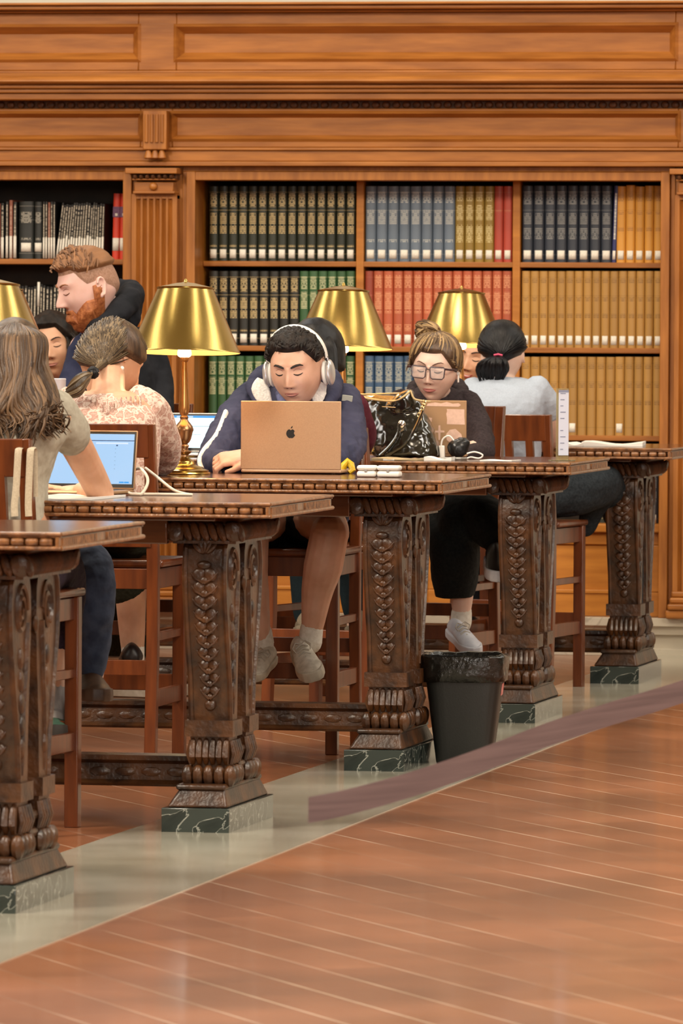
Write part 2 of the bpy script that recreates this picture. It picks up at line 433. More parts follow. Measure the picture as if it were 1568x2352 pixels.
def pilaster(cx, label):
    s_ = ppm(YW)
    def X(px): return (px-364)/s_
    root = empty('pilaster', (cx, YW, 0), 0, label, 'pilaster', 'fluted oak pilasters between the bookcases')
    zb = zt
    b = MB(); b.box(X(292), X(437), -.032, .1, zb, zz(384)); b.build('backing_board', oakZ, root)
    # bracket (triglyph) above
    b = MB(); z0, z1 = zz(340), zz(256)
    b.box(X(340), X(397), -.12, -.03, zz(346), z1)
    b.build('bracket', oakZ, root, mods=[bevel(.004)])
    b = MB()
    for k in range(4):
        x = X(349)+k*(X(386)-X(349))/3
        b.tube([(x, -.122, z0+.02), (x, -.122, z1-.015)], .0075, 8)
    for k in range(3):
        x = X(352)+k*(X(384)-X(352))/2
        b.lathe([(.008, zz(347)), (.011, zz(350)), (.016, zz(360)), (.019, zz(364)), (.012, zz(367))], (x, -.105, 0), 12)
    b.build('bracket_reeds', oakZ, root)
    # cap block and capital
    b = MB()
    b.box(X(301), X(424), -.14, .1, zz(401), zz(388)); b.box(X(314), X(416), -.115, .1, zz(416), zz(412))
    b.box(X(318), X(411), -.10, .1, zz(442), zz(440-20)); b.box(X(316), X(416), -.115, .1, zz(447), zz(441))
    b.ball((X(364), -.105, zz(430)), (.017, .014, .017), 12, 8)
    b.build('capital', oakX, root, mods=[bevel(.003)])
    b = MB()
    for k in range(7):
        x = X(322)+k*(X(408)-X(322))/6
        b.ball((x, -.108, zz(407)), (.011, .02, .013), 10, 6)
    b.box(X(312), X(418), -.09, .1, zz(413), zz(401))
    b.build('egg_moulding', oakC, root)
    # fluted shaft: profile with concave flutes
    poly = []; xs0, xs1 = X(310), X(418); nfl = 6; wv = (xs1-xs0-.03)/nfl
    poly.append((xs0, .1)); poly.append((xs0, -.085))
    for k in range(nfl):
        a = xs0+.015+k*wv
        for j in range(7):
            t = j/6; poly.append((a+wv*.14+wv*.72*t, -.085+.016*sin(pi*t)))
    poly.append((xs1, -.085)); poly.append((xs1, .1))
    b = MB(); b.prism(poly, zb+.10, zz(450), 'z')
    b.box(xs0, xs1, -.083, .1, zz(458), zz(447))
    b.build('fluted_shaft', oakZ, root, smooth=True)
    b = MB(); b.box(X(296), X(432), -.115, .1, zb, zb+.035)
    b.box(X(301), X(427), -.125, .1, zb+.035, zb+.06); b.box(X(305), X(423), -.105, .1, zb+.06, zb+.085); b.box(X(308), X(420), -.095, .1, zb+.085, zb+.11)
    b.build('pilaster_base', oakX, root, mods=[bevel(.008, 3)])
    return root
pilaster(xx(364), 'fluted oak pilaster between the two bookcases, behind the brass lamp')
pilaster(xx(364)+(xx(1609)-xx(364)), 'fluted oak pilaster cut off at the right edge of the picture')

b = MB(); b.box(XL, xx(290)-(xx(1522)-xx(453))-.10, YW-.02, YW+.3, zt, zz(383))
for k in range(2): b.box(XL+.3+k*.9, XL+1.0+k*.9, YW-.035, YW, zt+.2, zz(383)-.2)
tag(b.build('trim_4', oakZ, mods=[bevel(.006)]), 'plain oak wall panelling beyond the left bookcase', kind='structure')
SET = .10   # how far the shelves stand behind the casing
def bookcase(name, x0, x1, divs, shelves, label, z_open_top, cab=True):
    """x0..x1 opening; shelves = list of (top z, board thickness)"""
    root = empty('bookcase', ((x0+x1)/2, YW, 0), 0, label, 'bookcase')
    cx = (x0+x1)/2
    def L(x): return x-cx
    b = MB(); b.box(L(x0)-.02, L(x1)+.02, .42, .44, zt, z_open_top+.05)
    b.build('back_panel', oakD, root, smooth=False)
    b = MB(); b.box(L(x0)-.03, L(x0), -.02, .42, zt, z_open_top+.05); b.build('side_panel', oakB, root, smooth=False)
    b = MB(); b.box(L(x1), L(x1)+.03, -.02, .42, zt, z_open_top+.05); b.build('side_panel', oakB, root, smooth=False)
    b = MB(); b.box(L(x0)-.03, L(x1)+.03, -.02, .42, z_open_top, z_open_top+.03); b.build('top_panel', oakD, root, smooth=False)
    # casing frame
    b = MB(); c = .034
    b.box(L(x0)-c, L(x0)+.002, -.06, .1, zt, z_open_top+.034); b.box(L(x1)-.002, L(x1)+c, -.06, .1, zt, z_open_top+.034)
    b.box(L(x0)-c+.001, L(x1)+c-.001, -.055, .1, z_open_top-.002, z_open_top+.033)
    b.box(L(x0)-c-.02, L(x0)-c, -.04, .1, zt, z_open_top+.034); b.box(L(x1)+c, L(x1)+c+.02, -.04, .1, zt, z_open_top+.034)
    b.box(L(x0)-c-.02, L(x1)+c+.02, -.04, .1, z_open_top+.034, z_open_top+.055)
    b.build('casing', oakZ, root, mods=[bevel(.003)])
    for d in divs:
        b = MB(); b.box(L(d)-.0155, L(d)+.0155, SET, .42, zt+.3, z_open_top); b.build('divider', oakB, root, mods=[bevel(.003)])
    for (z, th) in shelves:
        b = MB(); b.box(L(x0)+.001, L(x1)-.001, SET+.004, .42, z-th, z); b.build('shelf', oakX, root, mods=[bevel(.003)])
    if cab:
        zs = shelves[-1][0]-shelves[-1][1]
        b = MB(); b.box(L(x0), L(x1), -.01, .4, zs-.0, zs+.035); b.build('cabinet_ledge', oakB, root, mods=[bevel(.006)])
        n = 2; wd = (x1-x0)/n
        for k in range(n):
            a, e = L(x0)+k*wd, L(x0)+(k+1)*wd
            b = MB(); fb = .07
            b.box(a, e, .02, .06, zt, zt+.10); b.box(a, e, .02, .06, zs-.05, zs); b.box(a, a+fb, .02, .06, zt+.10, zs-.05); b.box(e-fb, e, .02, .06, zt+.10, zs-.05)
            b.box(a+fb, e-fb, .035, .06, zt+.1, zs-.05)
            for (u0, u1, v0, v1) in ((a+fb-.008, e-fb+.008, zt+.092, zt+.108), (a+fb-.008, a+fb+.008, zt+.109, zs-.05), (e-fb-.008, e-fb+.008, zt+.109, zs-.05)):
                b.box(u0, u1, .012, .04, v0, v1)
            b.build('cabinet_door', oakB, root, mods=[bevel(.004)])
    return root
ZOT = zz(414)
YS = YW+SET
def zs_(py): return at(900, py, YS).z
rows_px = [601, 796, 996, 1203]
shR = [(zs_(p), .022) for p in rows_px]
X0, X1 = xx(453), xx(1522)
D1, D2 = at(826, 600, YS).x, at(1185, 600, YS).x
bookcase('right', X0, X1, [D1, D2], shR, 'wide honey oak bookcase of rainbow-coloured bound volumes in three sections', ZOT)
LX1 = xx(290); LX0 = LX1-(X1-X0)
DL = LX1-.66; DL2 = DL-.70
bookcase('left', LX0, LX1, [DL, DL2], [(zs_(598), .022), (zs_(793), .022), (zs_(994), .022), (zs_(1203), .022)], 'honey oak bookcase of thin black pamphlets at the left edge of the picture', ZOT)

# ------------------------------------------------------------------ books
def book_mat(name, base, gilt, bands, thin=False, rough=.45, base2=None, cap=None):
    mt, nt, b = newmat(name); setv(b, base, rough)
    tc = N(nt, 'ShaderNodeTexCoord'); sp = N(nt, 'ShaderNodeSeparateXYZ'); nt.links.new(tc.outputs['Generated'], sp.inputs[0])
    oi = N(nt, 'ShaderNodeObjectInfo')
    def mth(op, a, b_, clamp=False):
        n = N(nt, 'ShaderNodeMath', operation=op)
        n.use_clamp = clamp
        for i, q in enumerate((a, b_)):
            if q is None: continue
            if isinstance(q, (int, float)): n.inputs[i].default_value = q
            else: nt.links.new(q, n.inputs[i])
        return n.outputs[0]
    xo, zo = sp.outputs[0], sp.outputs[2]
    cr = N(nt, 'ShaderNodeValToRGB'); cr.color_ramp.interpolation = 'CONSTANT'
    e = cr.color_ramp.elements; e[0].color = (0, 0, 0, 1); e[1].position = 1.0; e[1].color = (0, 0, 0, 1)
    for (a, c) in bands:
        q = e.new(a); q.color = (1, 1, 1, 1); q = e.new(c); q.color = (0, 0, 0, 1)
    nt.links.new(zo, cr.inputs[0])
    if thin:   # lettering running up the spine
        ln = mth('LESS_THAN', mth('ABSOLUTE', mth('SUBTRACT', xo, .5), None), .22)
        cx_ = N(nt, 'ShaderNodeCombineXYZ'); nt.links.new(mth('MULTIPLY', zo, 60), cx_.inputs[2]); nt.links.new(oi.outputs['Random'], cx_.inputs[1])
        th = .42
    else:
        fq = 46
        ln = mth('GREATER_THAN', mth('SINE', mth('MULTIPLY', zo, fq*2*pi), None), -.1)
        cx_ = N(nt, 'ShaderNodeCombineXYZ')
        nt.links.new(mth('MULTIPLY', mth('ABSOLUTE', mth('SUBTRACT', xo, .5), None), 5), cx_.inputs[0])
        nt.links.new(mth('FLOOR', mth('ADD', mth('MULTIPLY', zo, fq), .25), None), cx_.inputs[2])
        th = .40
    no = N(nt, 'ShaderNodeTexNoise'); no.inputs['Scale'].default_value = 1.7; no.inputs['Detail'].default_value = 0
    nt.links.new(cx_.outputs[0], no.inputs['Vector'])
    msk = mth('MULTIPLY', ln, mth('GREATER_THAN', no.outputs['Fac'], th))
    msk = mth('MULTIPLY', msk, mth('LESS_THAN', mth('ABSOLUTE', mth('SUBTRACT', xo, .5), None), .34))
    msk = mth('MULTIPLY', msk, cr.outputs[0])
    # solid gilt rules across the spine
    if not thin:
        for zr in (.92, .68, .10):
            msk = mth('ADD', msk, mth('MULTIPLY', mth('LESS_THAN', mth('ABSOLUTE', mth('SUBTRACT', zo, zr), None), .003), .55), True)
    n3 = N(nt, 'ShaderNodeTexNoise'); n3.inputs['Scale'].default_value = 5; nt.links.new(tc.outputs['Object'], n3.inputs['Vector'])
    m1 = N(nt, 'ShaderNodeMix', data_type='RGBA'); b2 = base2 or tuple(x*1.25 for x in base)
    m1.inputs[6].default_value = (*[x*.8 for x in base], 1); m1.inputs[7].default_value = (*b2, 1)
    nt.links.new(mth('ADD', mth('MULTIPLY', oi.outputs['Random'], .5), mth('MULTIPLY', n3.outputs['Fac'], .5)), m1.inputs[0])
    m2 = N(nt, 'ShaderNodeMix', data_type='RGBA'); nt.links.new(m1.outputs[2], m2.inputs[6]); m2.inputs[7].default_value = (*gilt, 1)
    nt.links.new(mth('MULTIPLY', msk, .85), m2.inputs[0]); nt.links.new(m2.outputs[2], b.inputs['Base Color'])
    nb = N(nt, 'ShaderNodeTexNoise'); nb.inputs['Scale'].default_value = 500; nt.links.new(tc.outputs['Object'], nb.inputs['Vector'])
    bp = N(nt, 'ShaderNodeBump'); bp.inputs['Strength'].default_value = .15; bp.inputs['Distance'].default_value = .001
    nt.links.new(nb.outputs['Fac'], bp.inputs['Height']); nt.links.new(bp.outputs[0], b.inputs['Normal'])
    return mt
G = (.78, .58, .26)
BB = [(.18, .215), (.36, .65), (.72, .90)]
BM = {
 'dark green': book_mat('dark_green_cloth', (.022, .026, .016), G, BB),
 'black': book_mat('black_green_cloth', (.020, .019, .015), G, BB),
 'blue-grey': book_mat('blue_grey_cloth', (.135, .175, .225), (.62, .62, .55), [(.26, .30), (.5, .68), (.78, .93)]),
 'olive gold': book_mat('olive_gold_cloth', (.27, .17, .030), (.8, .68, .34), [(.25, .5), (.55, .75), (.8, .93)]),
 'red': book_mat('red_cloth', (.42, .060, .035), (.5, .2, .1), [(.66, .69)]),
 'navy': book_mat('navy_cloth', (.030, .037, .052), (.30, .30, .28), [(.3, .45), (.5, .64), (.75, .93)]),
 'thin blue': book_mat('thin_blue_cloth', (.03, .035, .13), (.7, .68, .6), [(.3, .9)], True),
 'amber': book_mat('amber_cloth', (.62, .29, .045), (.32, .13, .03), [(.40, .46), (.62, .66), (.80, .90)]),
 'mustard': book_mat('mustard_cloth', (.42, .225, .055), (.20, .10, .03), [(.38, .44), (.6, .66), (.84, .90)]),
 'green': book_mat('green_cloth', (.038, .105, .038), (.72, .68, .40), [(.50, .72), (.76, .93)]),
 'brick red': book_mat('brick_red_cloth', (.28, .050, .025), (.45, .14, .08), [(.66, .69)]),
 'orange-red': book_mat('orange_red_cloth', (.47, .105, .045), (.80, .40, .2), [(.2, .3), (.44, .72), (.78, .95)]),
 'blue': book_mat('mid_blue_cloth', (.055, .11, .20), (.62, .60, .45), [(.3, .6), (.66, .92)]),
 'thin black': book_mat('black_pamphlet', (.012, .011, .010), (.62, .55, .42), [(.26, .95)], True),
 'thin pink': book_mat('pink_pamphlet', (.30, .10, .06), (.6, .4, .3), [(.3, .9)], True),
 'big black': book_mat('black_library_binding', (.020, .022, .020), (.62, .58, .48), [(.33, .37), (.62, .82)]),
 'scarlet': book_mat('scarlet_case', (.62, .050, .022), (.6, .05, .03), [(.0, .01)]),
}
BMESH = {}
def book(kind, px0, px1, py_top, z_sh, label, group, lean=0, lab=(.036, .012, .52), name='book', dep=.2, Yf=None):
    """px0..px1 spine; stands on z_sh"""
    Yb = Yf or (YS+.012)
    a = at(px0, 600, Yb).x; c = at(px1, 600, Yb).x; zt_ = at((px0+px1)/2, py_top, Yb).z
    wd = (c-a)*.97; h = zt_-z_sh-.001
    if lean: h /= cos(lean)
    key = (kind, round(wd, 4), round(h, 3), lab)
    if key not in BMESH:
        m_ = MB(); n = 9; w2 = wd/2; cv = min(.014, wd*.3)
        poly = [(-w2, dep), (-w2, cv)]
        for j in range(1, n): 
            t = pi - pi*j/n
            poly.append((w2*cos(t), cv - cv*sin(t)))
        poly += [(w2, cv), (w2, dep)]
        m_.prism(poly, 0, h, 'z')
        o = m_.build(name, BM[kind])
        lo = None
        if lab:
            lh, lz, lw = lab
            m_ = MB(); pl = []
            for j in range(7):
                t = pi*(.5+.5*lw*.9) - pi*lw*.9*j/6
                pl.append((w2*1.01*cos(t)*1.0, cv-cv*1.0*sin(t)-.0012))
            vs = [(u, v, lz) for u, v in pl] + [(u, v, lz+lh) for u, v in pl]
            m_.add(vs, [(j, j+1, 8+j, 7+j) for j in range(6)])
            lo = m_.build('spine_label', labelM, o, mods=[solid(.0008)])
        BMESH[key] = (o, lo)
        fresh = True
    else:
        src, slo = BMESH[key]; o = src.copy(); col.objects.link(o)
        if slo: q = slo.copy(); col.objects.link(q); q.parent = o
    o.location = ((a+c)/2, Yb+rnd.uniform(0, .004), z_sh); o.rotation_euler = (0, lean, 0)
    tag(o, label, 'book', group)
    return o
ORD = ['first', 'second', 'third', 'fourth', 'fifth', 'sixth', 'seventh', 'eighth', 'ninth', 'tenth', 'eleventh', 'twelfth', 'thirteenth', 'fourteenth', 'fifteenth', 'sixteenth', 'seventeenth', 'eighteenth', 'nineteenth', 'twentieth', 'twenty-first', 'twenty-second', 'twenty-third', 'twenty-fourth', 'twenty-fifth']
SEC = {0: 'left', 1: 'middle', 2: 'right'}
RW = ['top', 'second', 'third', 'bottom']
def run(row, sec, items, x0, x1, top):
    """items: (kind, count, relative width[, label y/n])"""
    tot = sum(i[1]*i[2] for i in items); x = x0
    z = shR[row][0]
    for it in items:
        kind, n, wr = it[:3]; lb = it[3] if len(it) > 3 else (.036, .012, .52)
        for k in range(n):
            dx = wr*(x1-x0)/tot
            wob = rnd.uniform(-1, 1)
            word = 'only' if n == 1 else ORD[k]
            book(kind, x, x+dx, top + (0 if kind != 'amber' or row != 0 else rnd.uniform(-2, 3)), z,
                 ('%s cloth-bound volume, %s from the left of its colour, %s shelf, %s section' % (kind, word, RW[row], SEC[sec])) if n > 1 else '%s bound volume, the only one of its colour on the %s shelf, %s section' % (kind, RW[row], SEC[sec]),
                 '%s volumes on the %s shelf, %s section' % (kind, RW[row], SEC[sec]), lean=(R(1.6) if kind == 'thin blue' else 0), lab=lb if not callable(lb) else lb(k))
            x += dx
run(0, 0, [('dark green', 15, 1)], 478, 815, 427)
run(0, 1, [('blue-grey', 8, 25.8), ('olive gold', 4, 22.5), ('red', 2, 21)], 837, 1175, 427)
run(0, 2, [('navy', 8, 25.7), ('thin blue', 1, 10), ('amber', 5, 21.3)], 1197, 1521, 426)
run(1, 0, [('black', 9, 23.2), ('green', 6, 21.3)], 478, 815, 622)
run(1, 1, [('brick red', 1, 20), ('orange-red', 14, 22.7)], 837, 1175, 622)
run(1, 2, [('mustard', 16, 1)], 1197, 1521, 622)
run(2, 0, [('green', 16, 1)], 478, 815, 817)
run(2, 1, [('blue', 15, 1)], 837, 1175, 817)
run(2, 2, [('mustard', 15, 1, lambda k: (.036, .012, .52) if k in (0, 1, 2, 3, 4, 5, 10) else None)], 1197, 1521, 819)
run(3, 2, [('dark green', 2, 26, None), ('black', 3, 24), ('navy', 1, 26)], 1345, 1515, 1030)
# left bookcase, thin pamphlets
zl1 = zs_(598); zl2 = zs_(793)
def lbook(kind, x0, x1, top, z, i, sh, lean=0, lab=(.095, .004, .6), extra='', **k):
    book(kind, x0, x1, top, z, '%s, %s from the left on the %s shelf at left%s' % ({'thin black': 'thin black pamphlet binding', 'thin pink': 'thin pinkish pamphlet binding', 'big black': 'thick black library volume', 'scarlet': 'tall scarlet slip-cased volume'}[kind], ORD[i] if i < 25 else 'number %d' % (i+1), sh, extra),
         'pamphlets on the %s shelf of the left bookcase' % sh, lean, lab, **k)
def seq(specs, z, sh):
    for i, (kind, x0, x1, top, lean, lab) in enumerate(specs): lbook(kind, x0, x1, top, z, i, sh, lean, lab)
sp1 = []
for k in range(4): sp1.append(('thin black' if k != 2 else 'thin pink', -26+k*9, -18+k*9, 463+rnd.uniform(-3, 4), 0, (.085, .004, .6)))
sp1 += [('thin black', 12, 19, 463, 0, (.09, .004, .6)), ('thin pink', 20, 28, 459, 0, (.09, .004, .6)), ('thin black', 29, 38, 463, 0, (.09, .004, .6)), ('big black', 41, 77, 462, 0, (.036, .03, .5)), ('big black', 78, 96, 463, 0, (.036, .03, .8))]
x = 97
for k in range(5):
    sp1.append(('thin pink' if k in (2,) else 'thin black', x, x+5.6, 464+rnd.uniform(-2, 3), 0, (.085, .003, .6))); x += 6
x = 128
for k in range(18):
    wv = rnd.choice((5.6, 6.2, 7.0)); sp1.append(('thin black', x-1, x+wv-1.3, 467+rnd.uniform(-3, 4), R(6.5)*(1-k/22), (.075+rnd.uniform(0, .02), .003, .6))); x += wv
seq(sp1[:25], zl1, 'top')
for i, s_ in enumerate(sp1[25:]):
    book(s_[0], s_[1], s_[2], s_[3], zl1, 'thin black leaning pamphlet, %s leftwards from the scarlet cases, top shelf' % ORD[len(sp1[25:])-1-i], 'pamphlets on the top shelf of the left bookcase', s_[4], s_[5])
sl = (.052, .035, .85)
def bands(o):
    m_ = o.data; w2 = max(v.co.x for v in m_.vertices); h = max(v.co.z for v in m_.vertices)
    b = MB(); b.box(-w2*.97, w2*.97, -.0012, .004, h*.64, h*.80); b.build('purple_band', mat('purple_band', (.10, .03, .09), (.16, .06, .14), scale=90), o)
    b = MB(); b.box(-w2*.3, w2*.4, -.0020, .003, h*.66, h*.70); b.build('white_square', labelM, o)
bands(book('scarlet', 256, 272.5, 444, zl1, 'left of the two scarlet slip-cased volumes on the top shelf at left', 'scarlet cases on the top shelf at left', R(1.2), sl))
bands(book('scarlet', 273, 289, 444, zl1, 'right of the two scarlet slip-cased volumes, against the pilaster casing', 'scarlet cases on the top shelf at left', R(1.0), sl))
x = 30; i = 0
while x < 165:
    wv = rnd.choice((6, 7, 8.5)); lbook('thin black', x, x+wv-.6, 656+rnd.uniform(-4, 3), zl2, i, 'second', R(1), (.10, .15, .9) if i == 7 else None); x += wv; i += 1
# ------------------------------------------------------------------ reading tables
LEN = 5.2
def leg_mesh(sgn, y0):
    """carved console leg, front surface towards -y*sgn ; y0 = outer plane ; returns body builder"""
    b = MB()
    pf = [(.030, .775), (.000, .752), (-.014, .70), (-.002, .62), (.040, .50), (.082, .40), (.100, .295)]
    pb = [(.205, .295), (.212, .42), (.232, .55), (.246, .66), (.238, .74), (.215, .775)]
    poly = [(y0+sgn*u, z) for u, z in pf+pb]
    b.prism(poly, -.258, -.152, 'x')
    # raised borders along the side profile and front arrises
    for xs in (-.258, -.152):
        b.tube([(xs, y0+sgn*u, z) for u, z in pf], .0075, 6)
        # volute and leaf relief on the side
        pts = []
        for k in range(40):
            t = k/39*4.2*pi; r = .068*(1-k/44)
            pts.append((xs, y0+sgn*(.118+r*cos(t)), .690+r*.95*sin(t)))
        b.tube(pts, .0075, 5)
        b.tube([(xs, y0+sgn*.19, .66), (xs, y0+sgn*.175, .56), (xs, y0+sgn*.15, .46), (xs, y0+sgn*.14, .36), (xs, y0+sgn*.14, .31)], [.010, .009, .008, .007, .004], 6)
        for k in range(5):
            z = .58-k*.052; b.ball((xs, y0+sgn*(.115+.006*k), z), (.008, .022, .026), 8, 5)
    return b
def husks(sgn, y0, n=10):
    b = MB(); cx = -.205
    def fy(z):
        pf = [(.775, .030), (.752, .000), (.70, -.014), (.62, -.002), (.50, .040), (.40, .082), (.295, .100)]
        for (za, ua), (zb, ub) in zip(pf, pf[1:]):
            if zb <= z <= za: return ua+(ub-ua)*(za-z)/(za-zb)
        return .03
    for k in range(5):   # palmette at top
        a = (k-2)*.42
        b.ball((cx+sin(a)*.024, y0+sgn*(fy(.742)-.004), .738+cos(a)*.022), (.008, .010, .020), 8, 6, Matrix.Rotation(a, 3, 'Y'))
    b.ball((cx, y0+sgn*(fy(.71)-.004), .71), (.020, .012, .012), 10, 6)
    for k in range(n):
        z = .682-k*.0345; y = y0+sgn*(fy(z)-.001); s_ = 1-.03*k
        for d in (-1, 1):
            b.ball((cx+d*.0155*s_, y-sgn*.002, z+.003), (.0205*s_, .010, .0170*s_), 10, 7, Matrix.Rotation(d*.75, 3, 'Y'))
            b.tube([(cx+d*.001, y-sgn*.008, z-.020), (cx+d*.022*s_, y-sgn*.008, z-.008), (cx+d*.036*s_, y-sgn*.004, z+.008)], [.004, .0035, .002], 6)
        b.ball((cx, y-sgn*.003, z-.013), (.012*s_, .009, .011*s_), 8, 6)
    b.ball((cx, y0+sgn*(fy(.335)-.003), .335), (.016, .011, .016), 10, 7)
    return b
def foot_mesh(sgn, y0):
    b = MB(); ya = y0+sgn*.072; yb = y0+sgn*.215
    yl, yh = min(ya, yb), max(ya, yb)
    b.box(-.270, -.140, yl-.004, yh+.004, .252, .295)
    b.frus((-.248, -.162, yl+.02, yh-.01), .125, (-.258, -.152, yl+.012, yh-.005), .252)
    for k in range(6):   # reeds
        x = -.250+k*.018
        b.tube([(x, ya+sgn*.016, .245), (x, ya+sgn*.002, .222), (x, ya-sgn*.004, .200), (x, ya+sgn*.012, .180)], [.006, .0095, .0105, .006], 8)
    for k in range(5):
        y = ya+sgn*(.03+k*.03)
        for xs in (-.258, -.152): b.tube([(xs, y, .240), (xs+(.006 if xs > -.2 else -.006), y, .205), (xs, y, .178)], [.006, .010, .006], 6)
    for k in range(5):   # leaf claws
        x = -.262+k*.0285
        b.ball((x, ya-sgn*.002, .148), (.017, .024, .030), 8, 6, Matrix.Rotation(sgn*.35, 3, 'X'))
    for xs in (-.262, -.148):
        for k in range(3): b.ball((xs, ya+sgn*(.05+k*.045), .150), (.016, .026, .026), 8, 6)
    return b
def squeeze(b):
    b.v = [(x, .15+(y-.15)*.815, z) for x, y, z in b.v]; return b
def make_table():
    root = empty('reading_table')
    b = MB(); b.box(-LEN, -.002, .002, TW-.002, H-.010, H); b.box(-LEN+.01, -.012, .012, TW-.012, H-.04, H-.010)
    b.build('tabletop', tabX, root, mods=[bevel(.003, 3)])
    b = MB(); p = .0333; n = int(LEN/p)
    for yy in (.006, TW-.006):
        for k in range(n):
            x = -.018-p*(k+.5)
            s_ = p*.44; r = .0095; z = H-.0225
            rg = []
            for xo, q in ((-s_, .62), (-s_*.8, .95), (0, 1.0), (s_*.8, .95), (s_, .62)):
                rg.append([(x+xo, yy+(-1 if yy < .1 else 1)*(sin(a)*r*q), z+cos(a)*r*q) for a in [pi*j/6 for j in range(7)]])
            b.rings(rg, closed=False)
        b.box(-LEN, 0, yy-.004, yy+.004, H-.0122, H-.009); 
    for k in range(19):   # upright reeds near both ends of the short side
        for q in (0, 1):
            y = .035+k*.0185 if q == 0 else TW-.035-k*.0185
            b.tube([(-.006, y, H-.0315), (-.006, y, H-.0135)], .0068, 6)
    b.box(-.012, -.004, .0, TW, H-.034, H-.011)
    for yy in (.002, TW-.002): b.tube([(-LEN, yy, H-.0365), (.0, yy, H-.0365)], .0048, 8)
    b.tube([(-.0, 0, H-.0365), (-.0, TW, H-.0365)], .0055, 8)
    b.tube([(-LEN, .001, H-.0045), (0, .001, H-.0045)], .0042, 8); b.tube([(0, 0, H-.0045), (0, TW, H-.0045)], .0042, 8); b.tube([(-LEN, TW-.001, H-.0045), (0, TW-.001, H-.0045)], .0042, 8)
    b.build('carved_edge', tabE, root, mods=[])
    b = MB()
    for y in (.11, TW-.14): b.box(-LEN+.3, -.30, y, y+.03, .765, H-.04)
    b.box(-LEN+.2, -.16, .06, TW-.06, H-.052, H-.04)
    b.build('apron', tabX, root, mods=[bevel(.003)])
    for off in (0, -4.55):
        b = MB()   # capital: cove, then gadrooned roll
        b.frus((-.300, -.118, .145, TW-.145), .822, (-.335, -.075, .095, TW-.095), .842)
        b.frus((-.275, -.140, .165, TW-.165), .800, (-.300, -.118, .145, TW-.145), .822)
        x0, x1, y0, y1 = -.298, -.112, .128, TW-.128
        b.box(x0+.02, x1-.02, y0+.02, y1-.02, .770, .826)
        for (xa, ya, xb, yb) in ((x0, y0, x1, y0), (x1, y0, x1, y1), (x1, y1, x0, y1), (x0, y1, x0, y0)):
            L_ = sqrt((xb-xa)**2+(yb-ya)**2); n_ = int(L_/.021)
            for k in range(n_+1):
                t = k/n_; cx, cy = xa+(xb-xa)*t, ya+(yb-ya)*t
                nx, ny = (yb-ya)/L_, -(xb-xa)/L_
                cx -= nx*.014; cy -= ny*.014
                M_ = Matrix.Rotation(.35, 3, Vector((nx, ny, 0)))
                b.ball((cx, cy, .798), (.0135 if abs(ny) > .5 else .026, .026 if abs(ny) > .5 else .0135, .0285), 8, 6, M_)
        b.box(x0+.008, x1-.008, y0+.008, y1-.008, .766, .774)
        if off: b.xf(Matrix.Translation((off, 0, 0)))
        squeeze(b).build('capital', tabL, root)
        for sgn, yo in ((1, .150), (-1, TW-.150)):
            b = leg_mesh(sgn, yo); h_ = husks(sgn, yo); f_ = foot_mesh(sgn, yo)
            for q in (b, h_, f_):
                if off: q.xf(Matrix.Translation((off, 0, 0)))
            for q in (b, h_, f_): squeeze(q)
            l_ = b.build('leg', tabL, root, mods=[bevel(.002)]); h_.build('husk_carving', tabE if 0 else tabL, l_); f_.build('carved_foot', tabL, root)
        b = MB(); b.box(-.232, -.178, .34, TW-.34, .12, .775)
        for z in (.655,):
            b.tube([(-.178, TW/2, z), (-.150, TW/2, z)], .016, 10); b.ball((-.148, TW/2, z), (.008, .022, .022), 10, 8)
        for z in (.17, .21): b.tube([(-.16, TW/2-.05, z), (-.16, TW/2+.05, z)], .012, 8)
        if off: b.xf(Matrix.Translation((off, 0, 0)))
        squeeze(b).build('centre_slab', tabL, root)
        b = MB()
        b.frus((-.308, -.142, .150, TW-.150), .066, (-.275, -.155, .170, .635), .118)
        b.box(-.285, -.150, .160, .645, .112, .128)
        if off: b.xf(Matrix.Translation((off, 0, 0)))
        b.build('plinth_moulding', tabL, root, mods=[bevel(.010, 4)])
        b = MB(); b.box(-.318, -.135, .138, TW-.130, 0, .066)
        if off: b.xf(Matrix.Translation((off, 0, 0)))
        b.build('marble_foot', marbD, root, mods=[bevel(.002)])
    b = MB(); y = TW/2
    b.prism([(y-.05, .105), (y-.055, .112), (y-.04, .122), (y-.036, .165), (y-.05, .175), (y-.05, .188), (y+.05, .188), (y+.05, .175), (y+.036, .165), (y+.04, .122), (y+.055, .112), (y+.05, .105)], -.23-4.5, -.22, 'x')
    for k in range(60):
        b.ball((-.33-k*.071, y-.038, .143), (.030, .006, .013), 8, 5)
    b.build('stretcher', tabL, root)
    return root
T_LABEL = ['nearest carved reading table, its corner cut off at the lower left',
 'carved walnut reading table in front of the lamp-lit laptop user, second from the camera',
 'carved reading table holding the silver laptop and the headphones-wearing reader',
 'carved reading table with the black handbag and the upright sign holder',
 'farthest carved reading table, nearest the bookcases']
t0_ = make_table()
for i in range(5):
    o = t0_ if i == 0 else copy_tree(t0_)
    o.location = (TX[i], TY[i], 0); tag(o, T_LABEL[i], 'table', 'carved reading tables in rows')

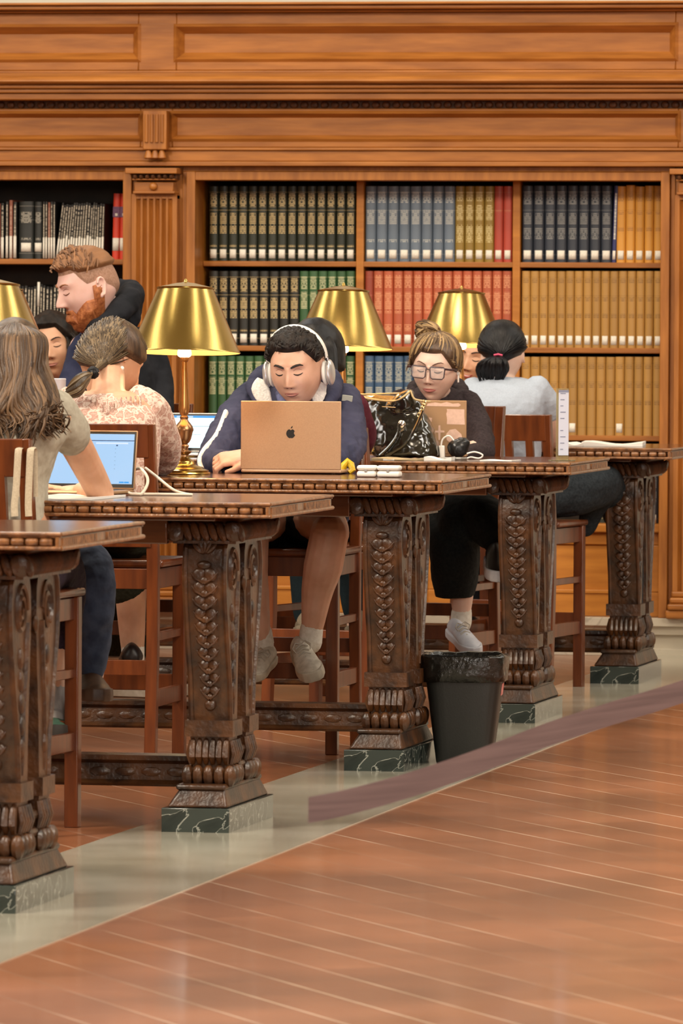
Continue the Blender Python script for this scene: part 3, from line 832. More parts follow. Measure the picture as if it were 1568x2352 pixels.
# ------------------------------------------------------------------ brass lamps
def make_lamp():
    root = empty('table_lamp')
    s_ = 1/747
    def pr(l): return [(r*s_, z*s_) for r, z in l]
    b = MB(); b.lathe(pr([(60, 0), (61, 2), (60, 5), (56, 6), (57, 9), (52, 11), (49, 12), (46, 14), (42, 17), (30, 20), (26, 24), (24, 30), (21, 32), (14, 36), (11, 40)]), n=48)
    b.build('base', brass, root)
    b = MB(); b.lathe(pr([(11, 38), (10, 44), (14, 47), (17.5, 51), (17.5, 52.5), (10, 55), (9.5, 60), (11.5, 64), (11, 66), (8, 69), (13, 74), (16, 80), (18, 88), (19.5, 95), (21.5, 100), (21.5, 103), (19, 110), (14, 117), (11, 120), (8.5, 125), (9.5, 128), (9.5, 131), (7, 134)]), n=32)
    b.build('vase_stem', brassD, root)
    b = MB(); b.lathe(pr([(7, 133), (10, 139), (13, 146), (13, 152), (12.5, 160), (11, 178), (9.5, 200), (8, 228), (7, 245), (6.8, 256), (9, 259), (10.5, 262), (10, 268)]), n=24)
    b.build('column', mat('honey_bronze_column', (.42, .21, .06), (.52, .27, .09), scale=20, rough=.25, metal=.7), root)
    b = MB(); b.lathe(pr([(9, 266), (15, 270), (16, 276), (14, 286), (9, 296), (4, 300)]), n=20)
    b.build('bulb', bulbM, root)
    l = bpy.data.lights.new('bulb_light', 'POINT'); l.energy = 4.5; l.color = (1, .70, .38); l.shadow_soft_size = .03
    lo = bpy.data.objects.new('bulb_light', l); col.objects.link(lo); lo.parent = root; lo.location = (0, 0, .43)
    tilt = Matrix.Rotation(-R(3.4), 4, 'X')
    pv = Matrix.Translation((0, 0, .372)) @ tilt @ Matrix.Translation((0, 0, -.372))
    b = MB(); n = 72
    prof = [(127, 277), (128.5, 277.5), (128, 279), (126, 281), (64.5, 421), (66, 422.5), (66, 425)]
    b.lathe(pr(prof), n=n, cap=False); b.xf(pv)
    sh = b.build('lamp_shade', brass, root)
    b = MB(); b.lathe(pr([(126.4, 277.2), (124.5, 281), (63.5, 420), (30, 421)]), n=n, cap=False); b.xf(pv)
    b.build('shade_lining', brassI, sh)
    b = MB(); b.lathe(pr([(66.5, 423), (67, 425.5), (60, 427), (30, 434), (24, 435.5), (10, 437), (5, 439), (4, 443), (2, 446)]), n=48); b.xf(pv)
    b.build('shade_cap', brass, root)
    b = MB(); b.tube([(0, 0, .37), (0, 0, .57)], .003, 8); b.xf(pv); b.build('harp_rod', brassD, root)
    return root
lamp0 = make_lamp()
LY = .43
lamps = [(-33, 1, 'brass table lamp cut off by the left edge of the picture'), (423, 2, 'large brass table lamp beside the silver laptop, its whole base showing'),
         (786, 3, 'brass table lamp behind the head of the headphones wearer'), (1057, 4, 'farthest brass table lamp, behind the woman with the hair bun')]
for i, (px, t, lb) in enumerate(lamps):
    o = lamp0 if i == 0 else copy_tree(lamp0)
    Y = TY[t]+LY; o.location = (at(px, 900, Y).x, Y, H); tag(o, lb, 'lamp', 'brass lamps along the tables')
o = copy_tree(lamp0); Y = TY[3]+LY; o.location = (at(-8, 900, Y).x, Y, H); tag(o, 'brass table lamp in shade, mostly hidden behind the leftmost lamp', 'lamp', 'brass lamps along the tables')
for ch in list(o.children):
    if ch.type == 'LIGHT': bpy.data.objects.remove(ch)

# ------------------------------------------------------------------ stools
def make_stool():
    """high-backed counter stool facing +y (its back nearest the camera)"""
    root = empty('high_stool'); w2, d2 = .205, .20; l_ = .019
    b = MB(); b.box(-w2-.005, w2+.005, -d2+.03, d2+.015, .618, .640); b.build('seat', stoolM, root, mods=[bevel(.008, 3)])
    b = MB(); b.box(-w2+.02, w2-.02, -d2+.0, -d2+.02, .555, .615); b.box(-w2+.02, w2-.02, d2-.03, d2-.01, .555, .615)
    for s_ in (-1, 1): b.box(s_*(w2-.02)-.009, s_*(w2-.02)+.009, -d2, d2, .555, .615)
    b.build('seat_rail', stoolM, root, mods=[bevel(.002)])
    for s_ in (-1, 1):
        b = MB(); x = s_*(w2-.018); b.box(x-l_, x+l_, d2-.045, d2-.009, 0, .618); b.build('leg', stoolM, root, mods=[bevel(.003)])
        b = MB()   # rear leg runs up into the back post, raked backwards
        b.prism([(-d2-.045, 0), (-d2-.010, 0), (-d2+.022, .40), (-d2+.022, .64), (-d2-.045, 1.045), (-d2-.072, 1.045), (-d2-.014, .64), (-d2-.014, .40)], x-l_*.9, x+l_*.9, 'x')
        b.build('back_post', stoolM, root, mods=[bevel(.003)])
        b = MB(); b.box(x-.009, x+.009, -d2-.02, d2-.02, .205, .255); b.box(x-.008, x+.008, -d2, d2-.02, .40, .425); b.build('side_rail', stoolM, root, mods=[bevel(.002)])
    b = MB(); b.box(-w2+.01, w2-.01, d2-.042, d2-.016, .235, .285); b.build('footrest', stoolM, root, mods=[bevel(.003)])
    b = MB(); b.box(-w2+.01, w2-.01, -d2-.018, -d2+.004, .30, .345); b.build('rear_rail', stoolM, root, mods=[bevel(.002)])
    b = MB()
    def curve(x): return -.016*cos(x/w2*pi/2)
    xs = [-w2+.02+k*(2*w2-.04)/8 for k in range(9)]
    for (za, zb, nm) in ((.945, 1.045, 'back_rail'), (.68, .72, 'lower_back_rail')):
        rg = []; b = MB()
        for x in xs:
            o_ = -.005-(za-.64)*.135; o2 = -.005-(zb-.64)*.135; c_ = curve(x)
            rg.append([(x, -d2+o_+c_-.012, za), (x, -d2+o_+c_+.010, za), (x, -d2+o2+c_+.010, zb), (x, -d2+o2+c_-.012, zb)])
        b.rings(rg); b.build(nm, stoolM, root, smooth=False, mods=[bevel(.003)])
    for k in range(4):
        x = -w2+.085+k*(2*w2-.17)/3; c_ = curve(x)
        b = MB(); b.prism([(-d2-.016+c_, .70), (-d2+c_, .70), (-d2-.047+c_+.010, .95), (-d2-.059+c_, .95)], x-.014, x+.014, 'x')
        b.build('back_slat', stoolM, root)
    return root
stool0 = make_stool()
_first = [True]
def stool(px, Y, label, rz=0, sc_=1.0):
    """px: image column of the stool centre at depth Y; rz 0 = back to camera"""
    o = stool0 if _first[0] else copy_tree(stool0); _first[0] = False
    o.location = (at(px, 1200, Y).x, Y, 0); o.rotation_euler = (0, 0, rz); o.scale = (sc_, sc_, sc_)
    return tag(o, label, 'chair', 'high wooden stools at the tables')
stool(-30, 17.40, 'dark high stool with two beige straps over its back rail', R(-4))
stool(245, 19.72, 'high stool of the seated woman in the lace blouse')
stool(790, 22.05, 'high stool seen past the reader\'s blue sleeve, beside the black handbag', R(-14), .955)
stool(1192, 24.42, 'orange-lit high stool of the woman in the grey T-shirt', R(-8), .965)
stool(655, 20.80, 'high stool under the reader with the silver laptop', pi)
stool(980, 23.42, 'high stool under the woman with glasses', R(180-8))
stool(268, 23.40, 'high stool in the gap beyond the lace blouse, lit leg showing', R(176))
stool(640, 23.95, 'high stool in the far gap seen between the reader\'s legs', R(8), .94)
# ------------------------------------------------------------------ people
def skinmat(name, c, c2): return mat(name, c, c2, scale=22, rough=.48, sss=.12, bump=.08, bscale=260, dist=.0006)
class Head:
    def __init__(s, fem=False, jaw=1.0, nose=1.0, wide=1.0, smile=0.0):
        s.fem = fem; s.jaw = jaw; s.nose = nose; s.wide = wide; s.smile = smile
    def pt(s, a, ph):
        dx, dy, dz = cos(ph)*sin(a), -cos(ph)*cos(a), sin(ph)
        x, y, z = .0765*s.wide*dx, .097*dy, .118*dz
        # boxier skull
        q = (abs(dx)**2.5+abs(dy)**2.5+abs(dz)**2.5)**(-1/2.5); x *= .55+.45*q; y *= .6+.4*q; z *= .8+.2*q
        t = sm((-.012-z)/.10); x *= 1-(.34 if s.fem else .27)*t/s.jaw
        if y > 0: y *= 1-.42*sm((-.015-z)/.07)
        if y < 0: y *= 1-.05*sm((z-.05)/.06)
        wf = sm((-y-.01)/.045)
        G = lambda x0, z0, sx, sz: exp(-((x-x0)/sx)**2-((z-z0)/sz)**2)
        G2 = lambda x0, z0, sx, sz: G(x0, z0, sx, sz)+G(-x0, z0, sx, sz)
        n = 0
        tz = (.024-z)/.052
        if -.1 < tz < 1.15:
            amp = (.005+.021*sm(tz))*s.nose
            if tz > 1: amp *= max(0, 1-(tz-1)/.13)
            n += amp*exp(-(x/(.0085+.003*sm(tz)))**2)
        n += G2(.0125, -.030, .0065, .0065)*.010*s.nose
        n += G2(.030, .037, .022, .009)*(.0035 if s.fem else .006)
        n -= G2(.031, .017, .017, .012)*.0095
        n += G2(.031, .0135, .0125, .0075)*.0068
        n += G2(.044, -.020, .022, .022)*(.005+.004*s.smile)
        n += G(0, -.0525, .020, .0048)*.0055 + G(0, -.0640, .016, .0058)*.0072
        n -= G(0, -.0580, .023, .0020)*.0050
        n += G(0, -.100, .020, .015)*.008 - G(0, -.078, .018, .007)*.004
        y -= n*wf
        return Vector((x, y, z))
    def mesh(s, na=130, nv=96):
        b = MB(); rg = []
        for i in range(nv+1):
            ph = -pi/2+pi*(i+.01)/(nv+.02)
            rg.append([s.pt(2*pi*j/na-.38*sin(2*pi*j/na), ph) for j in range(na)])
        b.rings(rg)
        for d in (-1, 1):   # ears
            M_ = Matrix.Rotation(d*.35, 3, 'Z') @ Matrix.Rotation(-.15, 3, 'X')
            e = Vector((d*.076*s.wide, .012, -.004))
            b.ball(e, (.006, .016, .029), 12, 8, M_)
            pts = [e+M_ @ Vector((d*.007, .002+.016*cos(t)*(1 if sin(t) > 0 else .75), .030*sin(t)+.002)) for t in [(-.42+k*.13)*pi for k in range(11)]]
            b.tube(pts, .0042, 6)
            b.ball(e+Vector((d*.004, -.006, -.026)), (.005, .007, .009), 8, 6)
        return b
    def bvh(s):
        b = s.mesh(90, 70); return BVHTree.FromPolygons([Vector(v) for v in b.v], [f for f in b.f])
    def face(s, x, z, off=.001):
        if not hasattr(s, '_b'): s._b = s.bvh()
        h = s._b.ray_cast(Vector((x, -.3, z)), Vector((0, 1, 0)))
        return Vector((x, (h[0].y if h[0] else -.05)-off, z))
    def cap(s, hl, th, nz=.004, ns=40, seed=0, na=96, nv=34, lift=None):
        """hair shell; hl(a)-> elevation angle of the hairline, th(a,t)-> thickness"""
        b = MB(); outer = []; inner = []
        for i in range(nv+1):
            t = i/nv; ro = []; ri = []
            for j in range(na):
                a = 2*pi*j/na; p0 = hl(a); ph = p0+(pi/2-.005-p0)*t
                p = s.pt(a, ph); nrm = Vector((p.x/.0765**2, p.y/.097**2, p.z/.118**2)).normalized()
                e = sm(t/.10)
                k = noise.noise(Vector((p.x, p.y, p.z))*ns+Vector((seed, 0, 0)))
                k2 = noise.noise(Vector((p.x, p.y, p.z))*ns*2.3+Vector((seed, 5, 0)))
                ro.append(p+nrm*(.0005+(th(a, t)+nz*k+nz*.5*k2)*e)); ri.append(p-nrm*.004)
            outer.append(ro); inner.append(ri)
        rg = list(reversed(inner))+outer
        return b.rings(rg)
def el(deg): return R(deg)
class Person:
    def __init__(s, label, px, Y, py=900, group=None, body=(.4, .2, .12)):
        s.base = Vector((at(px, py, Y).x, Y, 0)); s.root = empty('person', s.base, 0, label, 'person', group)
        s.T = Matrix.Translation(-s.base); s.b = MB(); s.skin = None
    def put(s, mb, name, mt, parent=None, mods=(), smooth=True, angle=60):
        mb.xf(s.T); return mb.build(name, mt, parent or s.root, smooth, mods, angle)
    def headM(s, px, py, Y, yaw=0, pitch=0, roll=0, size=1.0):
        """yaw>0 turns the face to the picture's right, pitch>0 looks down, yaw 180 = seen from behind"""
        c = at(px, py, Y)
        s.HM = Matrix.Translation(c) @ Matrix.Rotation(R(yaw)-.15, 4, 'Z') @ Matrix.Rotation(R(roll), 4, 'Y') @ Matrix.Rotation(R(pitch), 4, 'X') @ Matrix.Scale(size, 4)
        return s.HM
    def neck(s, a, b_, r=.052):
        limb(s.b, [a, b_], [r, r*1.05])
def limb(b, pts, rad, n=16):
    pts = [Vector(p) for p in pts]
    # resample smoothly
    if len(pts) > 2:
        P_ = []; Q_ = []
        for i in range(len(pts)-1):
            p0 = pts[max(i-1, 0)]; p1 = pts[i]; p2 = pts[i+1]; p3 = pts[min(i+2, len(pts)-1)]
            for k in range(5):
                t = k/5; t2 = t*t; t3 = t2*t
                P_.append(.5*((2*p1)+(-p0+p2)*t+(2*p0-5*p1+4*p2-p3)*t2+(-p0+3*p1-3*p2+p3)*t3)); Q_.append(rad[i]+(rad[i+1]-rad[i])*t)
        P_.append(pts[-1]); Q_.append(rad[-1]); pts, rad = P_, Q_
    b.tube(pts, rad, n)
    b.ball(pts[0], rad[0]*.98, 14, 9); b.ball(pts[-1], rad[-1]*.98, 14, 9)
def sil(b, rows, n=30, p=2.3):
    """rows: (py, pxL, pxR, Y, half depth) -> lofted volume whose outline is the given silhouette"""
    secs = []
    for (py, xl, xr, Y, hd) in rows:
        a = at(xl, py, Y); c = at(xr, py, Y); secs.append(((a+c)/2, (c.x-a.x)/2, hd))
    # smooth resample
    out = []
    for i in range(len(secs)-1):
        s0 = secs[max(i-1, 0)]; s1 = secs[i]; s2 = secs[i+1]; s3 = secs[min(i+2, len(secs)-1)]
        for k in range(3):
            t = k/3; t2 = t*t; t3 = t2*t
            f = lambda a, b_, c, d: .5*((2*b_)+(-a+c)*t+(2*a-5*b_+4*c-d)*t2+(-a+3*b_-3*c+d)*t3)
            out.append((Vector([f(s0[0][q], s1[0][q], s2[0][q], s3[0][q]) for q in range(3)]), max(.004, f(s0[1], s1[1], s2[1], s3[1])), max(.004, f(s0[2], s1[2], s2[2], s3[2]))))
    out.append(secs[-1])
    return b.loft(out, n, p)
def hand(b, wrist, fwd, up, side=1, curl=(.35, .4, .45, .5), size=1.0, thumb=.7, spread=.06):
    f = Vector(fwd).normalized(); u = Vector(up); u = (u-f*u.dot(f)).normalized(); l = u.cross(f)*side
    M_ = Matrix((( f.x, l.x, u.x), (f.y, l.y, u.y), (f.z, l.z, u.z)))
    W = Vector(wrist); g = size
    def P(x, y, z): return W+M_ @ Vector((x*g, y*g, z*g))
    # palm
    rg = []
    for (x, wd, th, yo) in ((-.01, .026, .019, 0), (.02, .032, .019, .002), (.055, .040, .016, .001), (.086, .041, .013, 0), (.095, .036, .009, 0)):
        rg.append([P(x, yo+wd*cos(t), th*sin(t)) for t in [2*pi*j/14 for j in range(14)]])
    b.rings(rg)
    for k, (y0, L_) in enumerate(((.030, .070), (.0095, .079), (-.0115, .073), (-.031, .058))):
        c = curl[k]; x, z = .084, .002; a = -c*.5; pts = [P(x-.02, y0, z), P(x, y0, z)]; yy = y0
        for ph in (.45, .32, .25):
            x += cos(a)*L_*ph; z += sin(a)*L_*ph; yy += (y0)*spread*2*ph; pts.append(P(x, yy, z)); a -= c
        b.tube(pts, [.0085*g, .009*g, .0085*g, .0078*g, .0062*g], 10); b.ball(pts[-1], .0063*g, 10, 7)
    tp = [P(.012, .024, -.004), P(.035, .044, -.010), P(.060, .044+.02*thumb, -.014), P(.082, .040+.022*thumb, -.018)]
    b.tube(tp, [.014*g, .0115*g, .0095*g, .0075*g], 10); b.ball(tp[-1], .0076*g, 10, 7)
def shoe(P_, heel, toe, up=(0, 0, 1), sc_=1.0, upper=None, sole=None, name='shoe', sock=None, lace=True):
    """sneaker from heel point to toe point (points on the sole)"""
    h = Vector(heel); f = (Vector(toe)-h); L_ = f.length; f.normalize(); u = Vector(up); u = (u-f*u.dot(f)).normalized(); l = u.cross(f)
    g = L_
    def P(x, y, z): return h+f*(x*g)+l*(y*g)+u*(z*g)
    secs = [(.0, .06, .12, .26), (.05, .115, .07, .34), (.16, .135, .07, .37), (.30, .14, .07, .37), (.42, .15, .07, .33), (.55, .165, .07, .27), (.70, .175, .07, .22), (.85, .165, .07, .19), (.95, .12, .07, .16), (1.0, .06, .08, .13)]
    b = MB(); rg = []
    for (x, w_, z0, z1) in secs:
        rg.append([P(x, w_*cos(t)*(.62+.38*(1-max(0, sin(t)))), (z0+z1)/2+(z1-z0)/2*sin(t)) for t in [2*pi*j/18 for j in range(18)]])
    b.rings(rg)
    o = P_.put(b, name, upper, mods=[subsurf(1)])
    b = MB(); rg = []
    for (x, w_, z0, z1) in [(-.01, .07, 0, 0), (.04, .13, 0, 0), (.2, .15, 0, 0), (.42, .150, 0, 0), (.65, .185, 0, 0), (.82, .18, 0, 0), (.95, .135, 0, 0), (1.01, .06, 0, 0)]:
        zt_ = .13+.03*abs(x-.5); rg.append([P(x, -w_, 0), P(x, w_, 0), P(x, w_*1.03, zt_*.5), P(x, w_, zt_), P(x, -w_, zt_), P(x, -w_*1.03, zt_*.5)])
    b.rings(rg); P_.put(b, 'sole', sole or upper, o, mods=[bevel(.004, 3)])
    if lace:
        b = MB()
        for k in range(5):
            x = .42+k*.065; z = .335-.030*k-.05*k*.1
            b.tube([P(x, -.085, z-.03), P(x, 0, z+.012), P(x+.03, .085, z-.03)], .011*g, 6)
            b.tube([P(x+.03, -.085, z-.03), P(x+.02, 0, z+.008), P(x, .085, z-.03)], .009*g, 6)
        for d in (-1, 1): b.tube([P(.42, 0, .345), P(.40, d*.07, .375), P(.46, d*.13, .33), P(.50, d*.10, .27)], .009*g, 6)
        P_.put(b, 'laces', mat('shoe_lace', (.55, .50, .42), None, rough=.8), o)
    return o
def features(P_, hd, brow, lipc, brow_z=.036, brow_t=.0042, lid='closed', browtilt=0, lash=None, smile=0):
    M_ = P_.HM
    for d in (-1, 1):
        pts = [hd.face(d*x, brow_z+dz+browtilt*(x-.03), .0012) for x, dz in ((.012, -.003), (.020, .001), (.030, .004), (.040, .004), (.048, -.001))]
        b = MB(); b.tube(pts, [brow_t*.7, brow_t, brow_t, brow_t*.8, brow_t*.35], 8, flat=.8); b.xf(M_); P_.put(b, 'eyebrow', brow)
        pts = [hd.face(d*x, z, .0006) for x, z in ((.018, .0095), (.024, .0065), (.031, .0052), (.038, .0065), (.045, .0100))]
        b = MB(); b.tube(pts, [.0012, .0019, .0022, .0019, .001], 6); b.xf(M_); P_.put(b, 'eyelashes', lash or mat('lash_dark', (.02, .012, .008), None, rough=.7))
    for d in (-1, 1):
        p_ = hd.face(d*.0068, -.0350, -.0010); b = MB(); b.ball(p_, (.0036, .0022, .0020), 8, 6); b.xf(M_); P_.put(b, 'nostril', mat('nostril_shade', (.10, .035, .025), None, rough=.9))
        b = MB(); b.tube([hd.face(d*x, z, .0003) for x, z in ((.017, .019), (.025, .0235), (.034, .0240), (.043, .019))], [.0004, .0009, .0009, .0004], 5); b.xf(M_); P_.put(b, 'eyelid_crease', mat('lid_crease', (.28, .12, .08), None, rough=.8))
    b = MB(); n = 16; up_, lo = [], []
    for k in range(n+1):
        x = -.0235+.047*k/n; t = x/.0235; e = 1-t*t
        ct = -.058+smile*.008*t*t
        zu = ct+.0062*e*(1-.22*exp(-(x/.004)**2)); zl = ct-.0085*e**.8
        up_.append([hd.face(x, zu, .0006), hd.face(x, (zu+ct)/2, .0014), hd.face(x, ct+.0006, .0003)]); lo.append([hd.face(x, ct-.0006, .0003), hd.face(x, (zl+ct)/2, .0016), hd.face(x, zl, .0006)])
    for g in (up_, lo):
        b.add([p for r in g for p in r], [(i*3+j, i*3+j+1, i*3+j+4, i*3+j+3) for i in range(n) for j in range(2)])
    b.xf(M_); P_.put(b, 'lips', lipc, mods=[solid(.0006)])
def lock(b, pts, r, n=7, flat=.5):
    L_ = len(pts)-1; b.tube(pts, [r*(.12+.88*min(1, i/L_*4))*(1-.82*max(0, (i/L_-.55)/.45)**1.5) for i in range(L_+1)], n, flat=flat)
def cloth(name, c, c2=None, scale=120, rough=.85, bump=.5, bscale=26, dist=.012, **k):
    if name in MATS: return MATS[name]
    return mat(name, c, c2 or tuple(x*1.25 for x in c), scale=scale, rough=rough, bump=bump, bscale=bscale, dist=dist, spec=.18, **k)
hairB = mat('black_brown_hair', (.007, .005, .004), (.022, .014, .010), scale=60, stretch=(1, 1, .25), rough=.5, bump=.4, bscale=180, spec=.22)
hairK = mat('black_hair', (.004, .004, .005), (.011, .010, .011), scale=60, stretch=(1, 1, .3), rough=.42, bump=.3, bscale=200, spec=.25)
skinA = skinmat('olive_skin', (.60, .33, .215), (.68, .39, .27))
skinB = skinmat('pale_pink_skin', (.72, .44, .37), (.80, .51, .45))
skinC = skinmat('fair_skin', (.74, .49, .38), (.80, .55, .44))
skinT = skinmat('tan_skin', (.58, .31, .185), (.66, .37, .235))
lipP = mat('lips_rose', (.50, .20, .16), None, rough=.4, sss=.1)

# ---------- the reader with white headphones, far side of the third table
def reader():
    P = Person('person in a navy hooded jacket and white headphones with folded arms behind the silver laptop', 690, 20.95)
    Y = 20.82; q = lambda x, y, d=0: at(x, y, Y+d)
    hd = Head(False, 1.5, 1.0, 1.05); M_ = P.headM(682, 846, 20.72, 2, 17, -2, .99)
    b = P.b; h_ = hd.mesh(); h_.xf(M_); b.v, b.f = h_.v, h_.f
    limb(b, [q(684, 880, -.02), q(688, 925, .05), q(690, 965, .12)], [.056, .058, .065])
    sil(b, [(935, 640, 740, 20.92, .07), (975, 590, 785, 20.95, .10), (1100, 600, 780, 21.0, .10), (1215, 605, 775, 21.0, .11), (1235, 620, 760, 21.0, .09)])
    limb(b, [q(590, 955, .1), q(510, 1030, -.1), q(495, 1062, -.25)], [.045, .04, .036])       # right upper arm
    limb(b, [q(495, 1062, -.25), q(560, 1066, -.34), q(620, 1068, -.30)], [.034, .030, .026])
    limb(b, [q(785, 955, .1), q(792, 1030, -.05), q(760, 1062, -.22)], [.045, .04, .036])
    limb(b, [q(760, 1062, -.22), q(660, 1052, -.32), q(566, 1046, -.42)], [.034, .030, .026])
    hand(b, q(572, 1044, -.42), Vector((-1, -.25, -.22)), Vector((-.25, -.55, .8)), 1, (.95, 1.0, 1.0, .9), .98, .3)
    # legs
    limb(b, [at(650, 1190, 21.0), at(735, 1195, 20.62), at(762, 1225, 20.5)], [.075, .066, .056])
    limb(b, [at(757, 1222, 20.5), at(742, 1300, 20.52), at(728, 1360, 20.55), at(716, 1452, 20.56)], [.060, .062, .050, .031])
    limb(b, [at(650, 1190, 21.0), at(600, 1200, 20.62), at(575, 1225, 20.5)], [.075, .066, .056])
    limb(b, [at(575, 1222, 20.5), at(572, 1300, 20.52), at(582, 1370, 20.55), at(598, 1462, 20.55)], [.060, .060, .050, .031])
    P.put(b, 'body', skinA, mods=[remesh(.0034, 2)])
    features(P, hd, mat('brow_black', (.02, .012, .008), None, rough=.8), lipP, .0335, .0048, browtilt=.06)
    # hair : thick short dark crop
    def hl(a):
        a = (a+pi) % (2*pi)-pi; d = abs(a)
        return el(39) if d < .75 else (el(39-(d-.75)/.5*26) if d < 1.25 else (el(13-(d-1.25)*3) if d < 1.9 else el(11-(d-1.9)*38)))
    b = hd.cap(hl, lambda a, t: .014+.008*sin(pi*min(1, t*1.1)), .006, 70, 3); b.xf(M_)
    hr = P.put(b, 'hair', hairB)
    b = MB()
    for k in range(230):
        a = rnd.uniform(-1.9, 1.9); t = rnd.uniform(.08, .95); ph = hl(a)+(pi/2-hl(a))*t
        p = hd.pt(a, ph); nr = Vector((p.x/.0765**2, p.y/.097**2, p.z/.118**2)).normalized(); p = p+nr*.015
        tg = Vector((rnd.uniform(-1, 1), rnd.uniform(-1.2, -.2), rnd.uniform(-.6, .5))); tg = (tg-nr*tg.dot(nr)).normalized()*.012
        b.tube([p-tg, p-tg*.3+nr*.004, p+tg*.6+nr*.003, p+tg-nr*.004], [.0022, .0044, .0040, .0016], 6)
    b.xf(M_); P.put(b, 'hair_curls', hairB, hr)
    # headphones
    hp = MB(); pts = [Vector((.098*sin(t), .012, .035+.102*cos(t))) for t in [-1.62+3.24*k/24 for k in range(25)]]
    hp.tube(pts, [.0042]*25, 8, flat=2.3, up=(0, 1, 0)); hp.xf(M_)
    wm = mat('silver_white_headphone', (.80, .77, .70), None, rough=.3)
    hb = P.put(hp, 'headphones', wm)
    for d in (-1, 1):
        b = MB(); b.tube([(d*.100, .012, .034), (d*.104, .012, .008)], .0035, 8); b.xf(M_); P.put(b, 'slider', mat('steel', (.6, .6, .6), None, rough=.25, metal=1), hb)
        b = MB(); b.ball((d*.104, .012, -.020), (.014, .030, .042), 20, 14); b.xf(M_); P.put(b, 'ear_cup', mat('silver_ear_cup', (.62, .60, .58), None, rough=.28, metal=.6), hb)
        b = MB(); b.ball((d*.088, .010, -.020), (.011, .029, .041), 20, 12); b.xf(M_); P.put(b, 'ear_cushion', wm, hb)
    # jacket
    nav = cloth('navy_jacket', (.030, .032, .062), (.055, .055, .095), scale=9, bump=.7, bscale=14, dist=.02)
    b = MB()
    sil(b, [(872, 655, 720, 21.02, .03), (885, 610, 762, 21.0, .06), (905, 568, 797, 20.98, .085), (935, 545, 812, 20.95, .11), (985, 545, 816, 20.94, .125), (1060, 552, 815, 20.97, .13), (1200, 560, 800, 21.0, .13)])
    limb(b, [q(575, 915, .12), q(540, 965, .0), q(500, 1035, -.18), q(482, 1060, -.26)], [.056, .062, .056, .046])
    limb(b, [q(482, 1062, -.27), q(530, 1066, -.38), q(600, 1068, -.34), q(640, 1066, -.30)], [.044, .040, .038, .038])
    limb(b, [q(790, 915, .12), q(800, 980, .03), q(798, 1040, -.1), q(775, 1062, -.2)], [.052, .056, .052, .044])
    limb(b, [q(775, 1062, -.2), q(690, 1058, -.30), q(605, 1048, -.38)], [.046, .042, .037])
    P.put(b, 'jacket', nav, mods=[remesh(.006, 3), wrinkle(.016, .055), wrinkle(.006, .02)])
    b = MB()   # hood rolled round the neck, open in front
    limb(b, [q(596, 925, -.04), q(583, 888, .03), q(610, 858, .15), q(680, 862, .20), q(755, 862, .15), q(768, 895, .03), q(752, 928, -.04)], [.016, .026, .030, .03, .030, .026, .016])
    jh = P.put(b, 'hood', nav, mods=[remesh(.006, 2), wrinkle(.008, .04)])
    lin_ = cloth('cream_fleece_lining', (.78, .74, .66), None, bscale=200, bump=.3)
    for (c, rr) in (([(604, 872), (598, 892), (606, 912), (622, 934)], (14, 22, 19, 6)), ([(743, 880), (734, 898), (730, 915), (732, 934)], (8, 17, 15, 5))):
        b = MB(); s_ = 1/ppm(20.8); pts = [at(x, y, 20.76) for x, y in c]
        b.tube(curve_pts(pts, 12), [s_*(rr[min(3, int(k/12*3))]*(1-((k/12*3) % 1))+rr[min(3, int(k/12*3)+1)]*((k/12*3) % 1)) for k in range(13)], 14, flat=.35, up=(0, 1, 0)); P.put(b, 'hood_lining', lin_, jh)
    b = MB(); limb(b, [q(640, 905, -.02), q(655, 935, -.06), q(668, 960, -.06)], [.012, .016, .018]); limb(b, [q(725, 915, -.02), q(712, 945, -.06), q(700, 965, -.06)], [.010, .014, .018])
    P.put(b, 'shirt_collar', cloth('grey_blue_shirt', (.13, .14, .25)))
    b = MB(); b.box(-.017, .017, -.002, .002, -.010, .010, Matrix.Translation(at(797, 915, 20.862)) @ Matrix.Rotation(.12, 4, 'Y') @ Matrix.Rotation(.25, 4, 'Z')); P.put(b, 'sleeve_patch', mat('grey_patch', (.42, .42, .36), None, rough=.7), mods=[bevel(.003)])
    b = MB(); b.tube(curve_pts([q(519, 948, -.075), q(498, 1000, -.19), q(470, 1035, -.285), q(459, 1058, -.315), q(464, 1078, -.33)], 16), .0085, 8, flat=1.6); P.put(b, 'sleeve_piping', lin_)
    b = MB(); sil(b, [(1178, 560, 800, 20.95, .15), (1215, 575, 790, 20.95, .16), (1262, 585, 780, 20.98, .15)])
    limb(b, [at(650, 1195, 21.0), at(722, 1195, 20.70)], [.085, .080]); limb(b, [at(640, 1195, 21.0), at(602, 1200, 20.70)], [.085, .080])
    P.put(b, 'shorts', cloth('black_shorts', (.012, .012, .014)), mods=[remesh(.008, 2)])
    so = mat('white_sock', (.80, .75, .66), (.68, .62, .52), scale=90, rough=.9)
    for (x, y, x2, y2, t1, t2) in ((716, 1440, 712, 1475, (690, 1508, 20.60), (724, 1566, 20.40)), (598, 1450, 602, 1480, (622, 1520, 20.60), (572, 1566, 20.42))):
        b = MB(); limb(b, [at(x, y, 20.56), at(x2, y2, 20.56)], [.036, .038]); P.put(b, 'sock', so)
        upm = mat('worn_white_leather', (.80, .74, .63), (.55, .49, .39), scale=35, rough=.6, bump=.4, bscale=90)
        shoe(P, at(*t1), at(*t2), (0.05, -.75, .6), 1, upm, mat('cream_rubber', (.66, .60, .48), (.5, .44, .34), scale=30, rough=.6))
reader()

